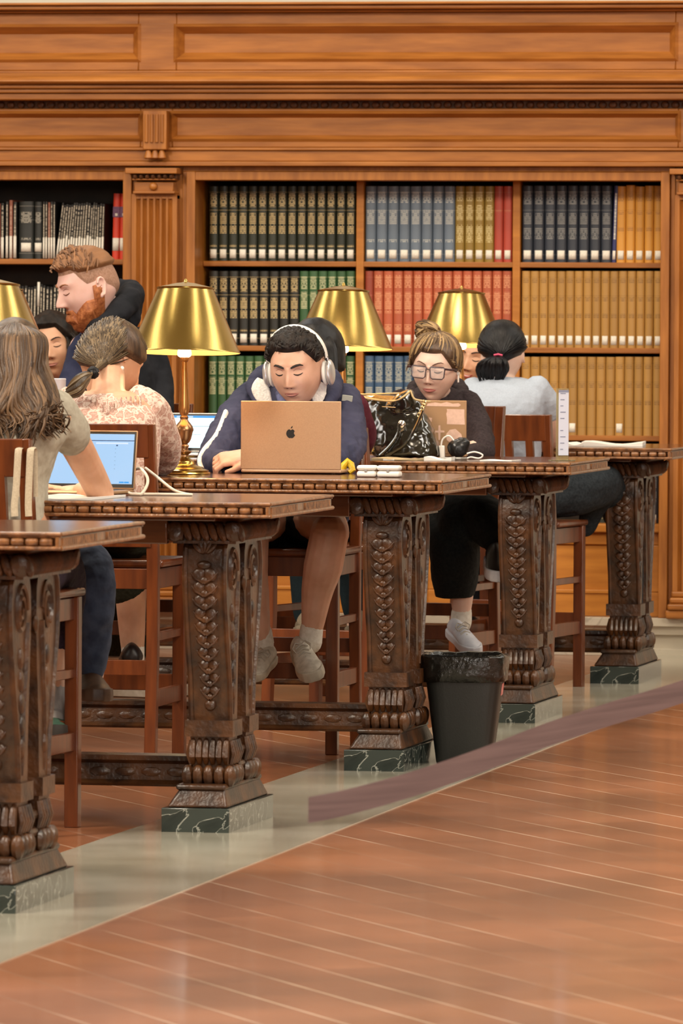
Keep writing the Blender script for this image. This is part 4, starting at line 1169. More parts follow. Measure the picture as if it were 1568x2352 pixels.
# ---------- woman with glasses and a high bun, far side of the fourth table
def glasses_woman():
    P = Person('person with a high bun and dark-rimmed glasses in a dark brown hoodie, looking down', 1010, 23.4)
    q = lambda x, y, Y=23.35: at(x, y, Y)
    hd = Head(True, 1.1, .9, 1.0); M_ = P.headM(1000, 846, 23.28, 5, 12, 4, 1.0)
    b = P.b; h_ = hd.mesh(); h_.xf(M_); b.v, b.f = h_.v, h_.f
    limb(b, [q(1000, 880, 23.33), q(1004, 915, 23.4), q(1006, 950, 23.45)], [.048, .050, .056])
    sil(b, [(935, 950, 1060, 23.45, .07), (1000, 930, 1090, 23.5, .10), (1150, 940, 1080, 23.52, .11)])
    limb(b, [q(1085, 950, 23.4), q(1100, 1010, 23.25), q(1085, 1040, 23.1)], [.04, .035, .03])
    limb(b, [q(1085, 1040, 23.1), q(1040, 1040, 22.98), q(1020, 1040, 22.95)], [.03, .026, .022])
    hand(b, q(1022, 1040, 22.94), (-1, -.3, 0), (0, 0, 1), 1, (.3, .35, .4, .4), .9, .4)
    limb(b, [q(915, 950, 23.4), q(905, 1010, 23.25), q(930, 1040, 23.1)], [.04, .035, .03])
    limb(b, [q(930, 1040, 23.1), q(960, 1040, 22.98), q(985, 1040, 22.95)], [.03, .026, .022])
    hand(b, q(980, 1040, 22.94), (1, -.3, 0), (0, 0, 1), -1, (.3, .35, .4, .4), .9, .4)
    limb(b, [q(1010, 1165, 23.5), q(1060, 1175, 23.2), q(1062, 1200, 23.1), q(1060, 1320, 23.1), q(1060, 1410, 23.12)], [.085, .07, .055, .05, .030])
    limb(b, [q(1010, 1165, 23.5), q(1090, 1180, 23.1), q(1130, 1215, 23.0), q(1145, 1270, 22.98), q(1150, 1300, 22.98)], [.08, .065, .05, .036, .03])
    P.put(b, 'body', skinC, mods=[remesh(.0034, 2)])
    features(P, hd, mat('brow_brown', (.10, .05, .03), None, rough=.8), mat('lips_pink', (.55, .19, .17), None, rough=.4), .036, .0024, browtilt=.10)
    hM = hairmat('brown_blond_highlights', (.055, .026, .012), (.46, .30, .14))
    hD = mat('dark_brown_hair', (.035, .018, .010), (.11, .06, .03), scale=60, stretch=(1, 1, .25), rough=.42, bump=.5, bscale=190)
    def hl(a):
        a = (a+pi) % (2*pi)-pi; d = abs(a)
        return el(36) if d < .6 else (el(36-(d-.6)/.6*34) if d < 1.2 else (el(2-(d-1.2)*20) if d < 1.9 else el(-12-(d-1.9)*8)))
    b = hd.cap(hl, lambda a, t: .011+.006*sin(pi*min(1, t*1.1)), .004, 60, 9); b.xf(M_)
    hr = P.put(b, 'hair', hD)
    b = MB(); top = Vector((-.012, .0, .125))
    for k in range(150):   # strands swept up to the bun
        a = rnd.uniform(-pi, pi); ph = hl(a)+rnd.uniform(0, .25); pts = []
        for j in range(8):
            t = j/7; p_ = hd.pt(a+.15*sin(t*3), ph+(1.50-ph)*t); nr = Vector((p_.x/.0765**2, p_.y/.097**2, p_.z/.118**2)).normalized()
            pts.append(p_+nr*(.012+.007*sin(pi*t)))
        pts[-1] = pts[-1]*.5+top*.5; lock(b, pts, .0048, 5, .6)
    for k in range(26):   # loose baby hair
        a = rnd.choice((-1, 1))*rnd.uniform(.9, 1.7); p_ = hd.pt(a, hl(a)+.1); d_ = Vector((p_.x, p_.y*.3, 0)).normalized()
        b.tube([p_, p_+d_*.016+Vector((0, -.004, .004)), p_+d_*.024+Vector((0, -.006, rnd.uniform(-.03, .02)))], [.0012, .001, .0005], 4)
    b.xf(M_); P.put(b, 'hair_strands', hM, hr)
    b = MB(); c = q(981, 762, 23.30)   # the bun
    b.ball(c, (.042, .038, .036), 20, 14)
    for k in range(46):
        a0 = rnd.uniform(0, 2*pi); tilt = Matrix.Rotation(rnd.uniform(-.9, .9), 3, 'Y') @ Matrix.Rotation(rnd.uniform(-.8, .8), 3, 'X'); r_ = rnd.uniform(.030, .047); L_ = rnd.uniform(1.5, 4)
        pts = [c+tilt @ Vector((r_*cos(a0+L_*t/9), r_*sin(a0+L_*t/9), rnd.uniform(-.001, .001)+.022*(t/9-.5))) for t in range(10)]
        lock(b, pts, .0052, 6, .7)
    P.put(b, 'hair_bun', hM, hr)
    # glasses
    fm = mat('dark_plum_frame', (.05, .020, .025), None, rough=.25)
    gM = M_ @ Matrix.Translation((0, -.112, .0085)) @ Matrix.Rotation(-.10, 4, 'X')
    gl = None
    for d in (-1, 1):
        pts = [Vector((d*(.033+.0265*sx), .004*abs(sx), .0205*sz)) for sx, sz in ((-1, .75), (-.9, 1), (.85, 1.05), (1, .8), (.92, -.6), (.7, -.95), (-.62, -1), (-.86, -.75), (-1, .75))]
        b = MB(); b.tube(pts, .0022, 8, flat=1.3); b.xf(gM)
        g = P.put(b, 'glasses_rim', fm, gl)
        gl = gl or g
        b = MB(); b.prism([(p.x, p.z) for p in pts[:-1]], .0, .0012, 'y'); b.xf(gM)
        lm = MATS.get('lens')
        if not lm:
            lm, nt, bs = newmat('lens'); setv(bs, (.9, .9, .9), .02, spec=.8, alpha=.10); MATS['lens'] = lm
        P.put(b, 'lens', lm, gl)
        b = MB(); b.tube([(d*.060, .004, .017), (d*.078, .02, .014), (d*.081, .10, .006)], .0022, 6, flat=1.6); b.xf(gM); P.put(b, 'temple_arm', fm, gl)
    b = MB(); b.tube([(-.0085, .001, .010), (0, -.001, .013), (.0085, .001, .010)], .002, 6); b.xf(gM); P.put(b, 'glasses_bridge', fm, gl)
    b = MB(); e = M_ @ Vector((.083, -.004, -.012)); b.ball(e, .0065, 10, 8); b.tube([e, e+Vector((.001, -.004, -.030))], .0028, 8); P.put(b, 'earbud', white)
    hm = cloth('plum_brown_hoodie', (.022, .015, .017), (.040, .028, .030), bump=.6, bscale=16, dist=.02)
    b = MB()
    sil(b, [(888, 965, 1040, 23.44, .05), (900, 930, 1062, 23.43, .08), (930, 895, 1092, 23.42, .11), (975, 885, 1108, 23.42, .12), (1050, 895, 1100, 23.45, .13), (1160, 930, 1085, 23.48, .13)])
    limb(b, [q(1070, 930, 23.42), q(1096, 985, 23.30), q(1106, 1040, 23.14)], [.056, .052, .046]); limb(b, [q(1106, 1042, 23.14), q(1068, 1044, 23.0), q(1042, 1044, 22.96)], [.042, .036, .030])
    limb(b, [q(920, 930, 23.42), q(900, 985, 23.30), q(900, 1040, 23.14)], [.056, .052, .046]); limb(b, [q(900, 1042, 23.14), q(940, 1044, 23.0), q(962, 1044, 22.96)], [.042, .036, .030])
    P.put(b, 'hoodie', hm, mods=[remesh(.006, 3), wrinkle(.014, .06)])
    b = MB(); limb(b, [q(958, 918, 23.34), q(946, 893, 23.45), q(975, 878, 23.55), q(1040, 878, 23.55), q(1062, 900, 23.45), q(1045, 925, 23.34), q(1003, 935, 23.29), q(958, 918, 23.34)], [.017, .021, .024, .024, .021, .018, .016, .017])
    P.put(b, 'hood', hm, mods=[remesh(.006, 3), wrinkle(.010, .03)])
    bk = cloth('black_skirt', (.006, .007, .007), (.012, .013, .012), bump=.5, bscale=12, dist=.02)
    b = MB(); sil(b, [(1130, 960, 1070, 23.5, .13), (1180, 965, 1085, 23.35, .20), (1240, 985, 1100, 23.12, .13), (1330, 992, 1095, 23.10, .10), (1372, 1002, 1085, 23.10, .085)])
    limb(b, [q(1020, 1170, 23.5), q(1100, 1188, 23.1), q(1134, 1222, 23.0), q(1142, 1240, 22.98)], [.11, .090, .070, .055])
    limb(b, [q(1010, 1165, 23.5), q(1052, 1172, 23.18), q(1056, 1215, 23.06)], [.10, .088, .075]); limb(b, [q(1000, 1180, 23.3), q(1110, 1200, 23.1)], [.085, .07])
    P.put(b, 'trousers', bk, mods=[remesh(.007, 3), wrinkle(.012, .08)])
    wl = mat('white_leather', (.72, .72, .76), (.60, .60, .66), scale=30, rough=.5, bump=.2, bscale=80)
    b = MB(); limb(b, [q(1060, 1405, 23.12), q(1058, 1430, 23.12)], [.036, .038]); P.put(b, 'sock', mat('white_sock', None))
    shoe(P, q(1036, 1458, 23.14), q(1094, 1506, 22.98), (.25, -.62, .8), 1, wl, mat('white_rubber', (.70, .70, .74), None, rough=.5))
    bb = mat('dark_boot', (.02, .013, .012), None, rough=.4)
    shoe(P, q(1132, 1300, 22.97), q(1150, 1338, 22.72), (.1, -.3, .9), 1, bb, wl, lace=False)
glasses_woman()

# ---------- woman in the grey T-shirt, near side of the farthest table, seen from behind
def grey_woman():
    P = Person('person with a low black ponytail and pink hair tie in a light grey T-shirt', 1180, 24.5)
    Y = 24.45; q = lambda x, y, Y=24.45: at(x, y, Y)
    hd = Head(True); M_ = P.headM(1154, 815, 24.55, 195, 14, 3, .97)
    b = P.b; h_ = hd.mesh(90, 60); h_.xf(M_); b.v, b.f = h_.v, h_.f
    limb(b, [q(1152, 860, 24.55), q(1152, 900, 24.5)], [.048, .056])
    sil(b, [(885, 1100, 1210, 24.5, .06), (930, 1085, 1240, 24.5, .09), (1060, 1095, 1230, 24.5, .10), (1160, 1100, 1240, 24.5, .11)])
    limb(b, [q(1238, 900), q(1262, 950, 24.5), q(1262, 1010, 24.6), q(1240, 1028, 24.75)], [.042, .040, .034, .028])
    hand(b, q(1236, 1028, 24.78), (-.6, 1, 0), (0, 0, 1), 1, size=.9)
    limb(b, [q(1085, 905), q(1075, 950, 24.6), q(1085, 1020, 24.78)], [.04, .036, .03]); hand(b, q(1088, 1022, 24.8), (.5, 1, 0), (0, 0, 1), -1, size=.9)
    limb(b, [q(1230, 1150, 24.5), q(1310, 1140, 24.6), q(1398, 1118, 24.80), q(1436, 1230, 25.0), q(1446, 1430, 25.05)], [.07, .062, .05, .05, .032])
    limb(b, [q(1180, 1160, 24.5), q(1200, 1150, 24.85), q(1200, 1300, 24.9), q(1200, 1440, 24.85)], [.08, .065, .05, .034])
    P.put(b, 'body', skinC, mods=[remesh(.0045, 2)])
    def hl(a): 
        d = abs((a+pi) % (2*pi)-pi); return el(36) if d < .7 else (el(36-(d-.7)*50) if d < 1.3 else el(6-(d-1.3)*18))
    b = hd.cap(hl, lambda a, t: .015+.006*sin(pi*t), .002, 20, 4); b.xf(M_); hr = P.put(b, 'hair', hairK)
    b = MB(); tie = M_ @ Vector((.008, .108, -.028))
    for k in range(150):
        a = pi+rnd.uniform(-1.9, 1.9); ph = rnd.uniform(.1, 1.45); pts = []
        for j in range(8):
            t = j/8; aa = a+(pi-a)*t; p_ = hd.pt(aa, ph+(-.25-ph)*t); nr = Vector((p_.x/.0765**2, p_.y/.097**2, p_.z/.118**2)).normalized(); pts.append(M_ @ (p_+nr*(.016+.004*sin(pi*t))))
        pts.append(tie); lock(b, pts, .0042, 5, .6)
    for k in range(70):
        dx = rnd.uniform(-1, 1); e = tie+Vector((-.025+dx*.040, -.018, -.085+rnd.uniform(-.02, .01)))
        lock(b, curve_pts([tie+Vector((rnd.uniform(-.012, .012), -.004, 0)), tie+Vector((-.012+dx*.045, -.045+rnd.uniform(-.012, .012), -.022)), tie+Vector((-.018+dx*.058, -.040, -.055)), e], 9), .0075, 6, .7)
    P.put(b, 'ponytail', hairK, hr)
    b = MB(); b.tube([tie+Vector((-.016, -.010, .001)), tie+Vector((0, -.017, .004)), tie+Vector((.014, -.010, 0))], .004, 8); P.put(b, 'hair_tie', mat('pink_scrunchie', (.6, .08, .16), None, rough=.8), hr)
    gt = cloth('light_grey_tee', (.37, .42, .50), (.41, .46, .54), scale=200, bump=.6, bscale=12, dist=.02)
    b = MB()
    sil(b, [(866, 1108, 1196, 24.5, .05), (874, 1082, 1226, 24.48, .075), (890, 1052, 1248, 24.46, .10), (925, 1052, 1252, 24.44, .12), (980, 1070, 1244, 24.44, .13), (1070, 1085, 1240, 24.44, .13), (1150, 1090, 1250, 24.46, .14)])
    limb(b, [q(1232, 892), q(1254, 922, 24.48), q(1262, 942, 24.5)], [.050, .050, .052]); limb(b, [q(1088, 896), q(1070, 925, 24.5)], [.05, .046])
    P.put(b, 'tee_shirt', gt, mods=[remesh(.006, 3), wrinkle(.012, .06)])
    dk = cloth('dark_slate_trousers', (.012, .016, .020), (.024, .030, .036), bump=.5, bscale=14, dist=.02)
    b = MB(); sil(b, [(1120, 1090, 1250, 24.48, .15), (1185, 1090, 1262, 24.5, .15)])
    limb(b, [q(1240, 1140, 24.5), q(1320, 1128, 24.58), q(1385, 1112, 24.7)], [.090, .092, .075]); limb(b, [q(1385, 1112, 24.7), q(1362, 1165, 24.78), q(1346, 1215, 24.8)], [.070, .052, .030]); limb(b, [q(1398, 1118, 24.80), q(1436, 1230, 25.0), q(1446, 1400, 25.05)], [.065, .06, .05])
    limb(b, [q(1180, 1155, 24.5), q(1200, 1155, 24.85), q(1202, 1300, 24.9), q(1200, 1400, 24.85)], [.095, .075, .06, .048])
    P.put(b, 'trousers', dk, mods=[remesh(.007, 3), wrinkle(.014, .08)])
    for (h_, t_) in (((1446, 1470, 25.05), (1440, 1478, 25.30)), ((1202, 1470, 24.82), (1200, 1478, 25.06))):
        shoe(P, q(*h_), q(*t_), (0, 0, 1), 1, mat('dark_boot', None), lace=False)
grey_woman()

# ---------- smiling woman across the farthest table
def smiling_woman():
    P = Person('smiling person with dark hair, half hidden behind the woman in the grey T-shirt', 1105, 25.75)
    q = lambda x, y, Y=25.75: at(x, y, Y)
    hd = Head(True, 1.1, .95, 1.04, 1.0); M_ = P.headM(1098, 822, 25.65, -6, 8, 10, 1.0)
    b = P.b; h_ = hd.mesh(); h_.xf(M_); b.v, b.f = h_.v, h_.f
    limb(b, [q(1100, 860), q(1105, 910, 25.8)], [.046, .055])
    sil(b, [(905, 1060, 1160, 25.8, .07), (960, 1030, 1190, 25.8, .10), (1150, 1050, 1170, 25.85, .12)])
    limb(b, [q(1050, 920, 25.8), q(1035, 990, 25.6), q(1070, 1018, 25.5)], [.045, .036, .028]); limb(b, [q(1170, 920, 25.8), q(1190, 990, 25.6), q(1160, 1018, 25.5)], [.045, .036, .028])
    hand(b, q(1075, 1018, 25.46), (.7, -.6, 0), (0, 0, 1), -1); hand(b, q(1155, 1018, 25.46), (-.7, -.6, 0), (0, 0, 1), 1)
    for x in (1080, 1140): limb(b, [q(x, 1155, 25.8), q(x, 1160, 25.45), q(x, 1300, 25.4), q(x, 1430, 25.4)], [.08, .065, .05, .034])
    P.put(b, 'body', skinT, mods=[remesh(.0038, 2)])
    features(P, hd, mat('brow_black', None), mat('lips_red', (.55, .12, .10), None, rough=.4), .036, .003, smile=1)
    b = MB(); pts = [hd.face(x, -.0575+.005*(x/.02)**2, .0022) for x in (-.015, -.0075, 0, .0075, .015)]; b.tube(pts, [.0012, .0028, .0032, .0028, .0012], 8, flat=.6); b.xf(M_); P.put(b, 'teeth', white)
    def hl(a): 
        d = abs((a+pi) % (2*pi)-pi); return el(32) if d < .7 else (el(32-(d-.7)*70) if d < 1.4 else el(-17-(d-1.4)*20))
    b = hd.cap(hl, lambda a, t: .018, .004, 40, 8); b.xf(M_); hr = P.put(b, 'hair', hairK)
    b = MB()
    for k in range(90):
        d = rnd.choice((-1, 1)); a = d*rnd.uniform(1.15, 2.4); p_ = hd.pt(a, el(rnd.uniform(20, 60))); e = Vector((d*rnd.uniform(.075, .11), rnd.uniform(.0, .06), -.10-rnd.uniform(0, .12)))
        m1 = Vector((d*rnd.uniform(.088, .10), p_.y+.005, -.02)); lock(b, [M_ @ v for v in curve_pts([p_*1.1, m1, e], 8)], .006, 6)
    for k in range(30):
        x = rnd.uniform(1098, 1166); lock(b, curve_pts([q(1110, 790, 25.7), q((1110+x)/2, 752, 25.72), q(x, 738+abs(x-1140)*.35+rnd.uniform(0, 8), 25.72), q(x+6, 775, 25.72)], 8), .006, 6)
    P.put(b, 'hair_strands', hairK, hr)
    b = MB(); sil(b, [(875, 1060, 1150, 25.8, .06), (900, 1040, 1175, 25.8, .10), (950, 1025, 1190, 25.8, .12), (1165, 1040, 1180, 25.85, .13)])
    limb(b, [q(1048, 915, 25.8), q(1032, 990, 25.62), q(1060, 1016, 25.52)], [.055, .046, .038]); limb(b, [q(1172, 915, 25.8), q(1192, 990, 25.62), q(1168, 1016, 25.52)], [.055, .046, .038])
    P.put(b, 'sweater', cloth('black_sweater', (.010, .009, .010), (.018, .016, .018)), mods=[remesh(.008, 2), wrinkle(.01, .06)])
    b = MB()
    for x in (1080, 1140): limb(b, [q(x, 1155, 25.8), q(x, 1160, 25.45), q(x, 1300, 25.4), q(x, 1390, 25.4)], [.09, .075, .06, .05])
    P.put(b, 'trousers', cloth('black_shorts', None), mods=[remesh(.008, 2)])
    for x in (1080, 1140): shoe(P, q(x, 1460, 25.44), q(x, 1466, 25.20), (0, 0, 1), 1, mat('dark_boot', None), lace=False)
smiling_woman()

# ---------- standing man with the ginger beard
def bearded_man():
    P = Person('standing person with a ginger beard in a navy and black hooded sweatshirt', 270, 23.5)
    Y = 23.45; q = lambda x, y, Y=23.45: at(x, y, Y)
    hd = Head(False, 1.9, 1.2, 1.02); M_ = P.headM(204, 660, 23.38, -50, 20, 0, 1.10)
    b = P.b; h_ = hd.mesh(); h_.xf(M_); b.v, b.f = h_.v, h_.f
    limb(b, [q(228, 700, 23.42), q(248, 740, 23.46), q(262, 785, 23.5)], [.066, .068, .075])
    sil(b, [(780, 190, 320, 23.5, .09), (850, 170, 360, 23.52, .12), (1000, 190, 350, 23.52, .12), (1120, 200, 340, 23.5, .12)])
    limb(b, [q(190, 800, 23.45), q(168, 900, 23.4), q(150, 990, 23.1), q(130, 1030, 22.9)], [.05, .045, .036, .028]); hand(b, q(128, 1032, 22.88), (-.5, -.9, -.2), (0, 0, 1), 1)
    limb(b, [q(345, 800, 23.5), q(362, 900, 23.5), q(352, 990, 23.3), q(330, 1035, 23.05)], [.05, .045, .036, .028]); hand(b, q(328, 1036, 23.03), (-.4, -.9, -.2), (0, 0, 1), -1)
    for x in (235, 305): limb(b, [q(x+8, 1110, 23.5), q(x, 1330, 23.5), q(x, 1560, 23.55)], [.085, .06, .04])
    P.put(b, 'body', skinB, mods=[remesh(.0036, 2)])
    brow = mat('ginger_brow', (.34, .14, .06), None, rough=.8)
    features(P, hd, brow, mat('lips_dull', (.42, .16, .12), None, rough=.5), .036, .003, lash=mat('ginger_lash', (.20, .08, .045), None))
    gh = hairmat('ginger_brown_hair', (.10, .042, .016), (.30, .14, .06), rough=.5)
    gb = mat('ginger_beard', (.26, .070, .018), (.44, .15, .045), scale=90, rough=.6, bump=.7, bscale=220)
    gs = mat('shaved_sides', (.30, .16, .10), (.40, .23, .16), scale=160, rough=.8, bump=.4, bscale=400)
    def hl(a):
        a = (a+pi) % (2*pi)-pi; d = abs(a)
        return el(38) if d < .8 else (el(38-(d-.8)/.3*6) if d < 1.1 else el(30-(d-1.1)*6))
    def hl2(a):
        d = abs((a+pi) % (2*pi)-pi); return el(34) if d < .95 else (el(34-(d-.95)/.35*24) if d < 1.3 else (el(10) if d < 1.85 else el(4-(d-1.85)*34)))
    b = hd.cap(hl2, lambda a, t: .0035, .0006, 60, 1); b.xf(M_); hs = P.put(b, 'shaved_hair', gs)
    b = hd.cap(hl, lambda a, t: .018+.012*max(0, cos(a))*sin(pi*min(1, t+.2)), .006, 34, 5); b.xf(M_); hr = P.put(b, 'hair', gh)
    b = MB()
    for k in range(190):
        a = rnd.uniform(-1.9, 1.9); t = rnd.uniform(.0, .9); ph = hl(a)+(pi/2-hl(a))*t
        p = hd.pt(a, ph); nr = Vector((p.x/.0765**2, p.y/.097**2, p.z/.118**2)).normalized(); p = p+nr*(.019+.010*max(0, cos(a)))
        tg = Vector((1, -.35+rnd.uniform(-.3, .3), -.1+rnd.uniform(-.3, .2))); tg = (tg-nr*tg.dot(nr)).normalized()*.016
        b.tube([p-tg, p+nr*.003, p+tg], [.002, .0042, .002], 5, flat=.7)
    b.xf(M_); P.put(b, 'hair_locks', gh, hr)
    # beard shell over the jaw
    b = MB(); outer = []; inner = []
    for i in range(25):
        ph = el(-88+i*(62/24)); ro = []; ri = []
        for j in range(61):
            a = -1.75+3.5*j/60; d = abs(a)
            lim = el(-16) if d > 1.1 else (el(-34+(d-.45)/.65*18) if d > .45 else el(-24))
            if d > 1.45: lim = el(4)
            ph2 = el(-88)+(lim-el(-88))*i/24; p = hd.pt(a, ph2)
            nr = Vector((p.x/.0765**2, p.y/.097**2, p.z/.118**2)).normalized(); edge = min(1, (24-i)/4, (60-j)/6+.05, j/6+.05)
            mouth = exp(-((p.x)/.019)**2-((p.z+.057)/.007)**2)
            kk = (.022 if d < 1.2 else .010)*edge*(1-.85*mouth)*(1+.35*sm((-.07-p.z)/.05))
            ro.append(p+nr*(kk+.003*noise.noise(p*90)*edge)); ri.append(p-nr*.004)
        outer.append(ro); inner.append(ri)
    n_ = 61; o = 0
    vs = [p for r in outer for p in r]; b.add(vs, [(i*n_+j, i*n_+j+1, (i+1)*n_+j+1, (i+1)*n_+j) for i in range(24) for j in range(60)])
    b.xf(M_); bd = P.put(b, 'beard', gb, mods=[solid(-.004)])
    b = MB()
    for k in range(520):
        i = rnd.randrange(1, 23); j = rnd.randrange(2, 59); p = outer[i][j]; pin = inner[i][j]; nr = (p-pin).normalized()
        dn = (Vector((0, -.1, -1))-nr*Vector((0, -.1, -1)).dot(nr)).normalized()
        b.tube([p-nr*.002, p+nr*.003+dn*.006, p+nr*.002+dn*.013+Vector((rnd.uniform(-.004, .004), 0, 0))], [.0014, .0014, .0005], 4)
    b.xf(M_); P.put(b, 'beard_hair', gb, bd)
    nv = cloth('navy_sweatshirt', (.014, .017, .042), (.028, .032, .068), scale=14, bump=.5, bscale=12, dist=.02)
    bk = cloth('black_fleece', (.008, .009, .012), (.016, .017, .022), scale=14, bump=.5, bscale=12, dist=.02)
    b = MB()
    sil(b, [(752, 195, 275, 23.5, .06), (775, 180, 325, 23.52, .10), (830, 166, 352, 23.52, .14), (900, 148, 362, 23.52, .155), (1000, 160, 362, 23.53, .16), (1125, 185, 352, 23.53, .16)])
    limb(b, [q(196, 800, 23.42), q(165, 890, 23.36), q(148, 940, 23.25), q(140, 975, 23.1)], [.058, .056, .05, .042])
    P.put(b, 'sweatshirt', nv, mods=[remesh(.007, 3), wrinkle(.016, .08)])
    b = MB(); sil(b, [(745, 262, 300, 23.44, .05), (770, 250, 336, 23.46, .12), (830, 262, 362, 23.46, .16), (900, 275, 376, 23.46, .175), (1000, 285, 378, 23.46, .18), (1040, 290, 372, 23.46, .18)])
    limb(b, [q(330, 790, 23.46), q(362, 880, 23.46), q(362, 960, 23.36), q(345, 1010, 23.15)], [.062, .060, .052, .042])
    P.put(b, 'sleeve', bk, mods=[remesh(.007, 3), wrinkle(.014, .07)])
    b = MB(); limb(b, [q(205, 752, 23.36), q(232, 748, 23.30), q(268, 722, 23.36), q(296, 688, 23.46), q(300, 672, 23.56), q(262, 672, 23.62), q(258, 720, 23.6)], [.022, .030, .042, .048, .045, .040, .04])
    limb(b, [q(268, 690, 23.5), q(298, 690, 23.5), q(285, 735, 23.48)], [.03, .046, .055])
    P.put(b, 'hood', bk, mods=[remesh(.006, 3), wrinkle(.014, .045)])
    b = MB(); limb(b, [q(206, 752, 23.33), q(224, 748, 23.31)], [.010, .012]); P.put(b, 'shirt_neck', cloth('cream_tee', (.60, .54, .44)))
    b = MB(); b.tube([q(194, 766, 23.27), q(195, 775, 23.27)], .0028, 8); P.put(b, 'zip_pull', white)
    b = MB()
    sil(b, [(1090, 200, 345, 23.52, .15), (1180, 200, 345, 23.52, .15)])
    for x in (236, 306): limb(b, [q(x+6, 1140, 23.5), q(x, 1330, 23.5), q(x, 1520, 23.55)], [.105, .085, .075])
    P.put(b, 'trousers', cloth('olive_black_trousers', (.018, .020, .012), (.032, .034, .022)), mods=[remesh(.008, 2), wrinkle(.014, .08)])
    cm = mat('cream_leather', (.66, .60, .50), (.52, .46, .36), scale=40, rough=.55, bump=.3, bscale=80)
    f0 = Vector((at(245, 1600, 23.5).x, 23.52, .002)); shoe(P, f0, f0+Vector((.285, -.06, 0)), (0, 0, 1), 1, cm, cm)
    f0 = Vector((at(300, 1600, 23.8).x, 23.72, .002)); shoe(P, f0, f0+Vector((.26, -.12, 0)), (0, 0, 1), 1, cm, cm)
bearded_man()

# ---------- dark haired woman beyond the man
def dark_woman():
    P = Person('person with dark wavy hair facing the camera, between the long-haired girl and the bearded man', 135, 25.6)
    q = lambda x, y, Y=25.6: at(x, y, Y)
    hd = Head(True, 1.15, .95, 1.0, .3); M_ = P.headM(122, 796, 25.5, 12, 6, -8, 1.03)
    b = P.b; h_ = hd.mesh(); h_.xf(M_); b.v, b.f = h_.v, h_.f
    limb(b, [q(126, 840), q(132, 900, 25.65)], [.046, .056])
    sil(b, [(890, 90, 180, 25.65, .06), (950, 65, 205, 25.65, .10), (1150, 80, 190, 25.7, .12)])
    for sx in (-1, 1):
        limb(b, [q(135+sx*62, 905, 25.65), q(135+sx*76, 975, 25.5), q(135+sx*40, 1015, 25.4)], [.042, .034, .026]); hand(b, q(135+sx*36, 1016, 25.38), (-sx*.6, -.7, 0), (0, 0, 1), -sx*-1)
        limb(b, [q(135+sx*28, 1150, 25.7), q(135+sx*28, 1158, 25.35), q(135+sx*28, 1300, 25.3), q(135+sx*28, 1430, 25.3)], [.08, .065, .05, .034])
    P.put(b, 'body', skinT, mods=[remesh(.004, 2)])
    features(P, hd, mat('brow_black', None), lipP, .036, .003, smile=.3)
    def hl(a): 
        d = abs((a+pi) % (2*pi)-pi); return el(40) if d < .5 else (el(40-(d-.5)*60) if d < 1.3 else el(-8-(d-1.3)*20))
    b = hd.cap(hl, lambda a, t: .020, .006, 30, 8); b.xf(M_); hr = P.put(b, 'hair', hairB)
    b = MB()
    for k in range(150):
        d = rnd.choice((-1, 1)); a = d*rnd.uniform(.75, 2.6); p_ = hd.pt(a, el(rnd.uniform(25, 75)))*1.12; 
        x1 = d*rnd.uniform(.068, .105); y1 = rnd.uniform(-.05, .06)*(1 if abs(a) > 1.2 else .4)-.02
        pts = curve_pts([p_, Vector((x1*.98, y1, .01)), Vector((x1*1.02+rnd.uniform(-.008, .008), y1, -.06)), Vector((x1*1.08+rnd.uniform(-.012, .012), y1, -.13-rnd.uniform(0, .08)))], 15)
        pts = [p+Vector((.005*sin(i*1.1+k), 0, 0)) for i, p in enumerate(pts)]
        lock(b, [M_ @ v for v in pts], .0058, 6)
    P.put(b, 'hair_strands', hairB, hr)
    b = MB(); sil(b, [(885, 85, 185, 25.65, .06), (915, 62, 208, 25.65, .10), (1160, 75, 195, 25.7, .13)])
    for sx in (-1, 1): limb(b, [q(135+sx*60, 908, 25.65), q(135+sx*76, 975, 25.5), q(135+sx*46, 1008, 25.42)], [.055, .046, .036])
    P.put(b, 'top', cloth('dusty_top', (.35, .22, .18)), mods=[remesh(.008, 2)])
    b = MB()
    for sx in (-1, 1): limb(b, [q(135+sx*28, 1150, 25.7), q(135+sx*28, 1158, 25.35), q(135+sx*28, 1300, 25.3), q(135+sx*28, 1400, 25.3)], [.09, .075, .06, .05])
    P.put(b, 'trousers', cloth('black_shorts', None), mods=[remesh(.008, 2)])
    for sx in (-1, 1): shoe(P, q(135+sx*28, 1460, 25.32), q(135+sx*28, 1466, 25.08), (0, 0, 1), 1, mat('dark_boot', None), lace=False)
dark_woman()

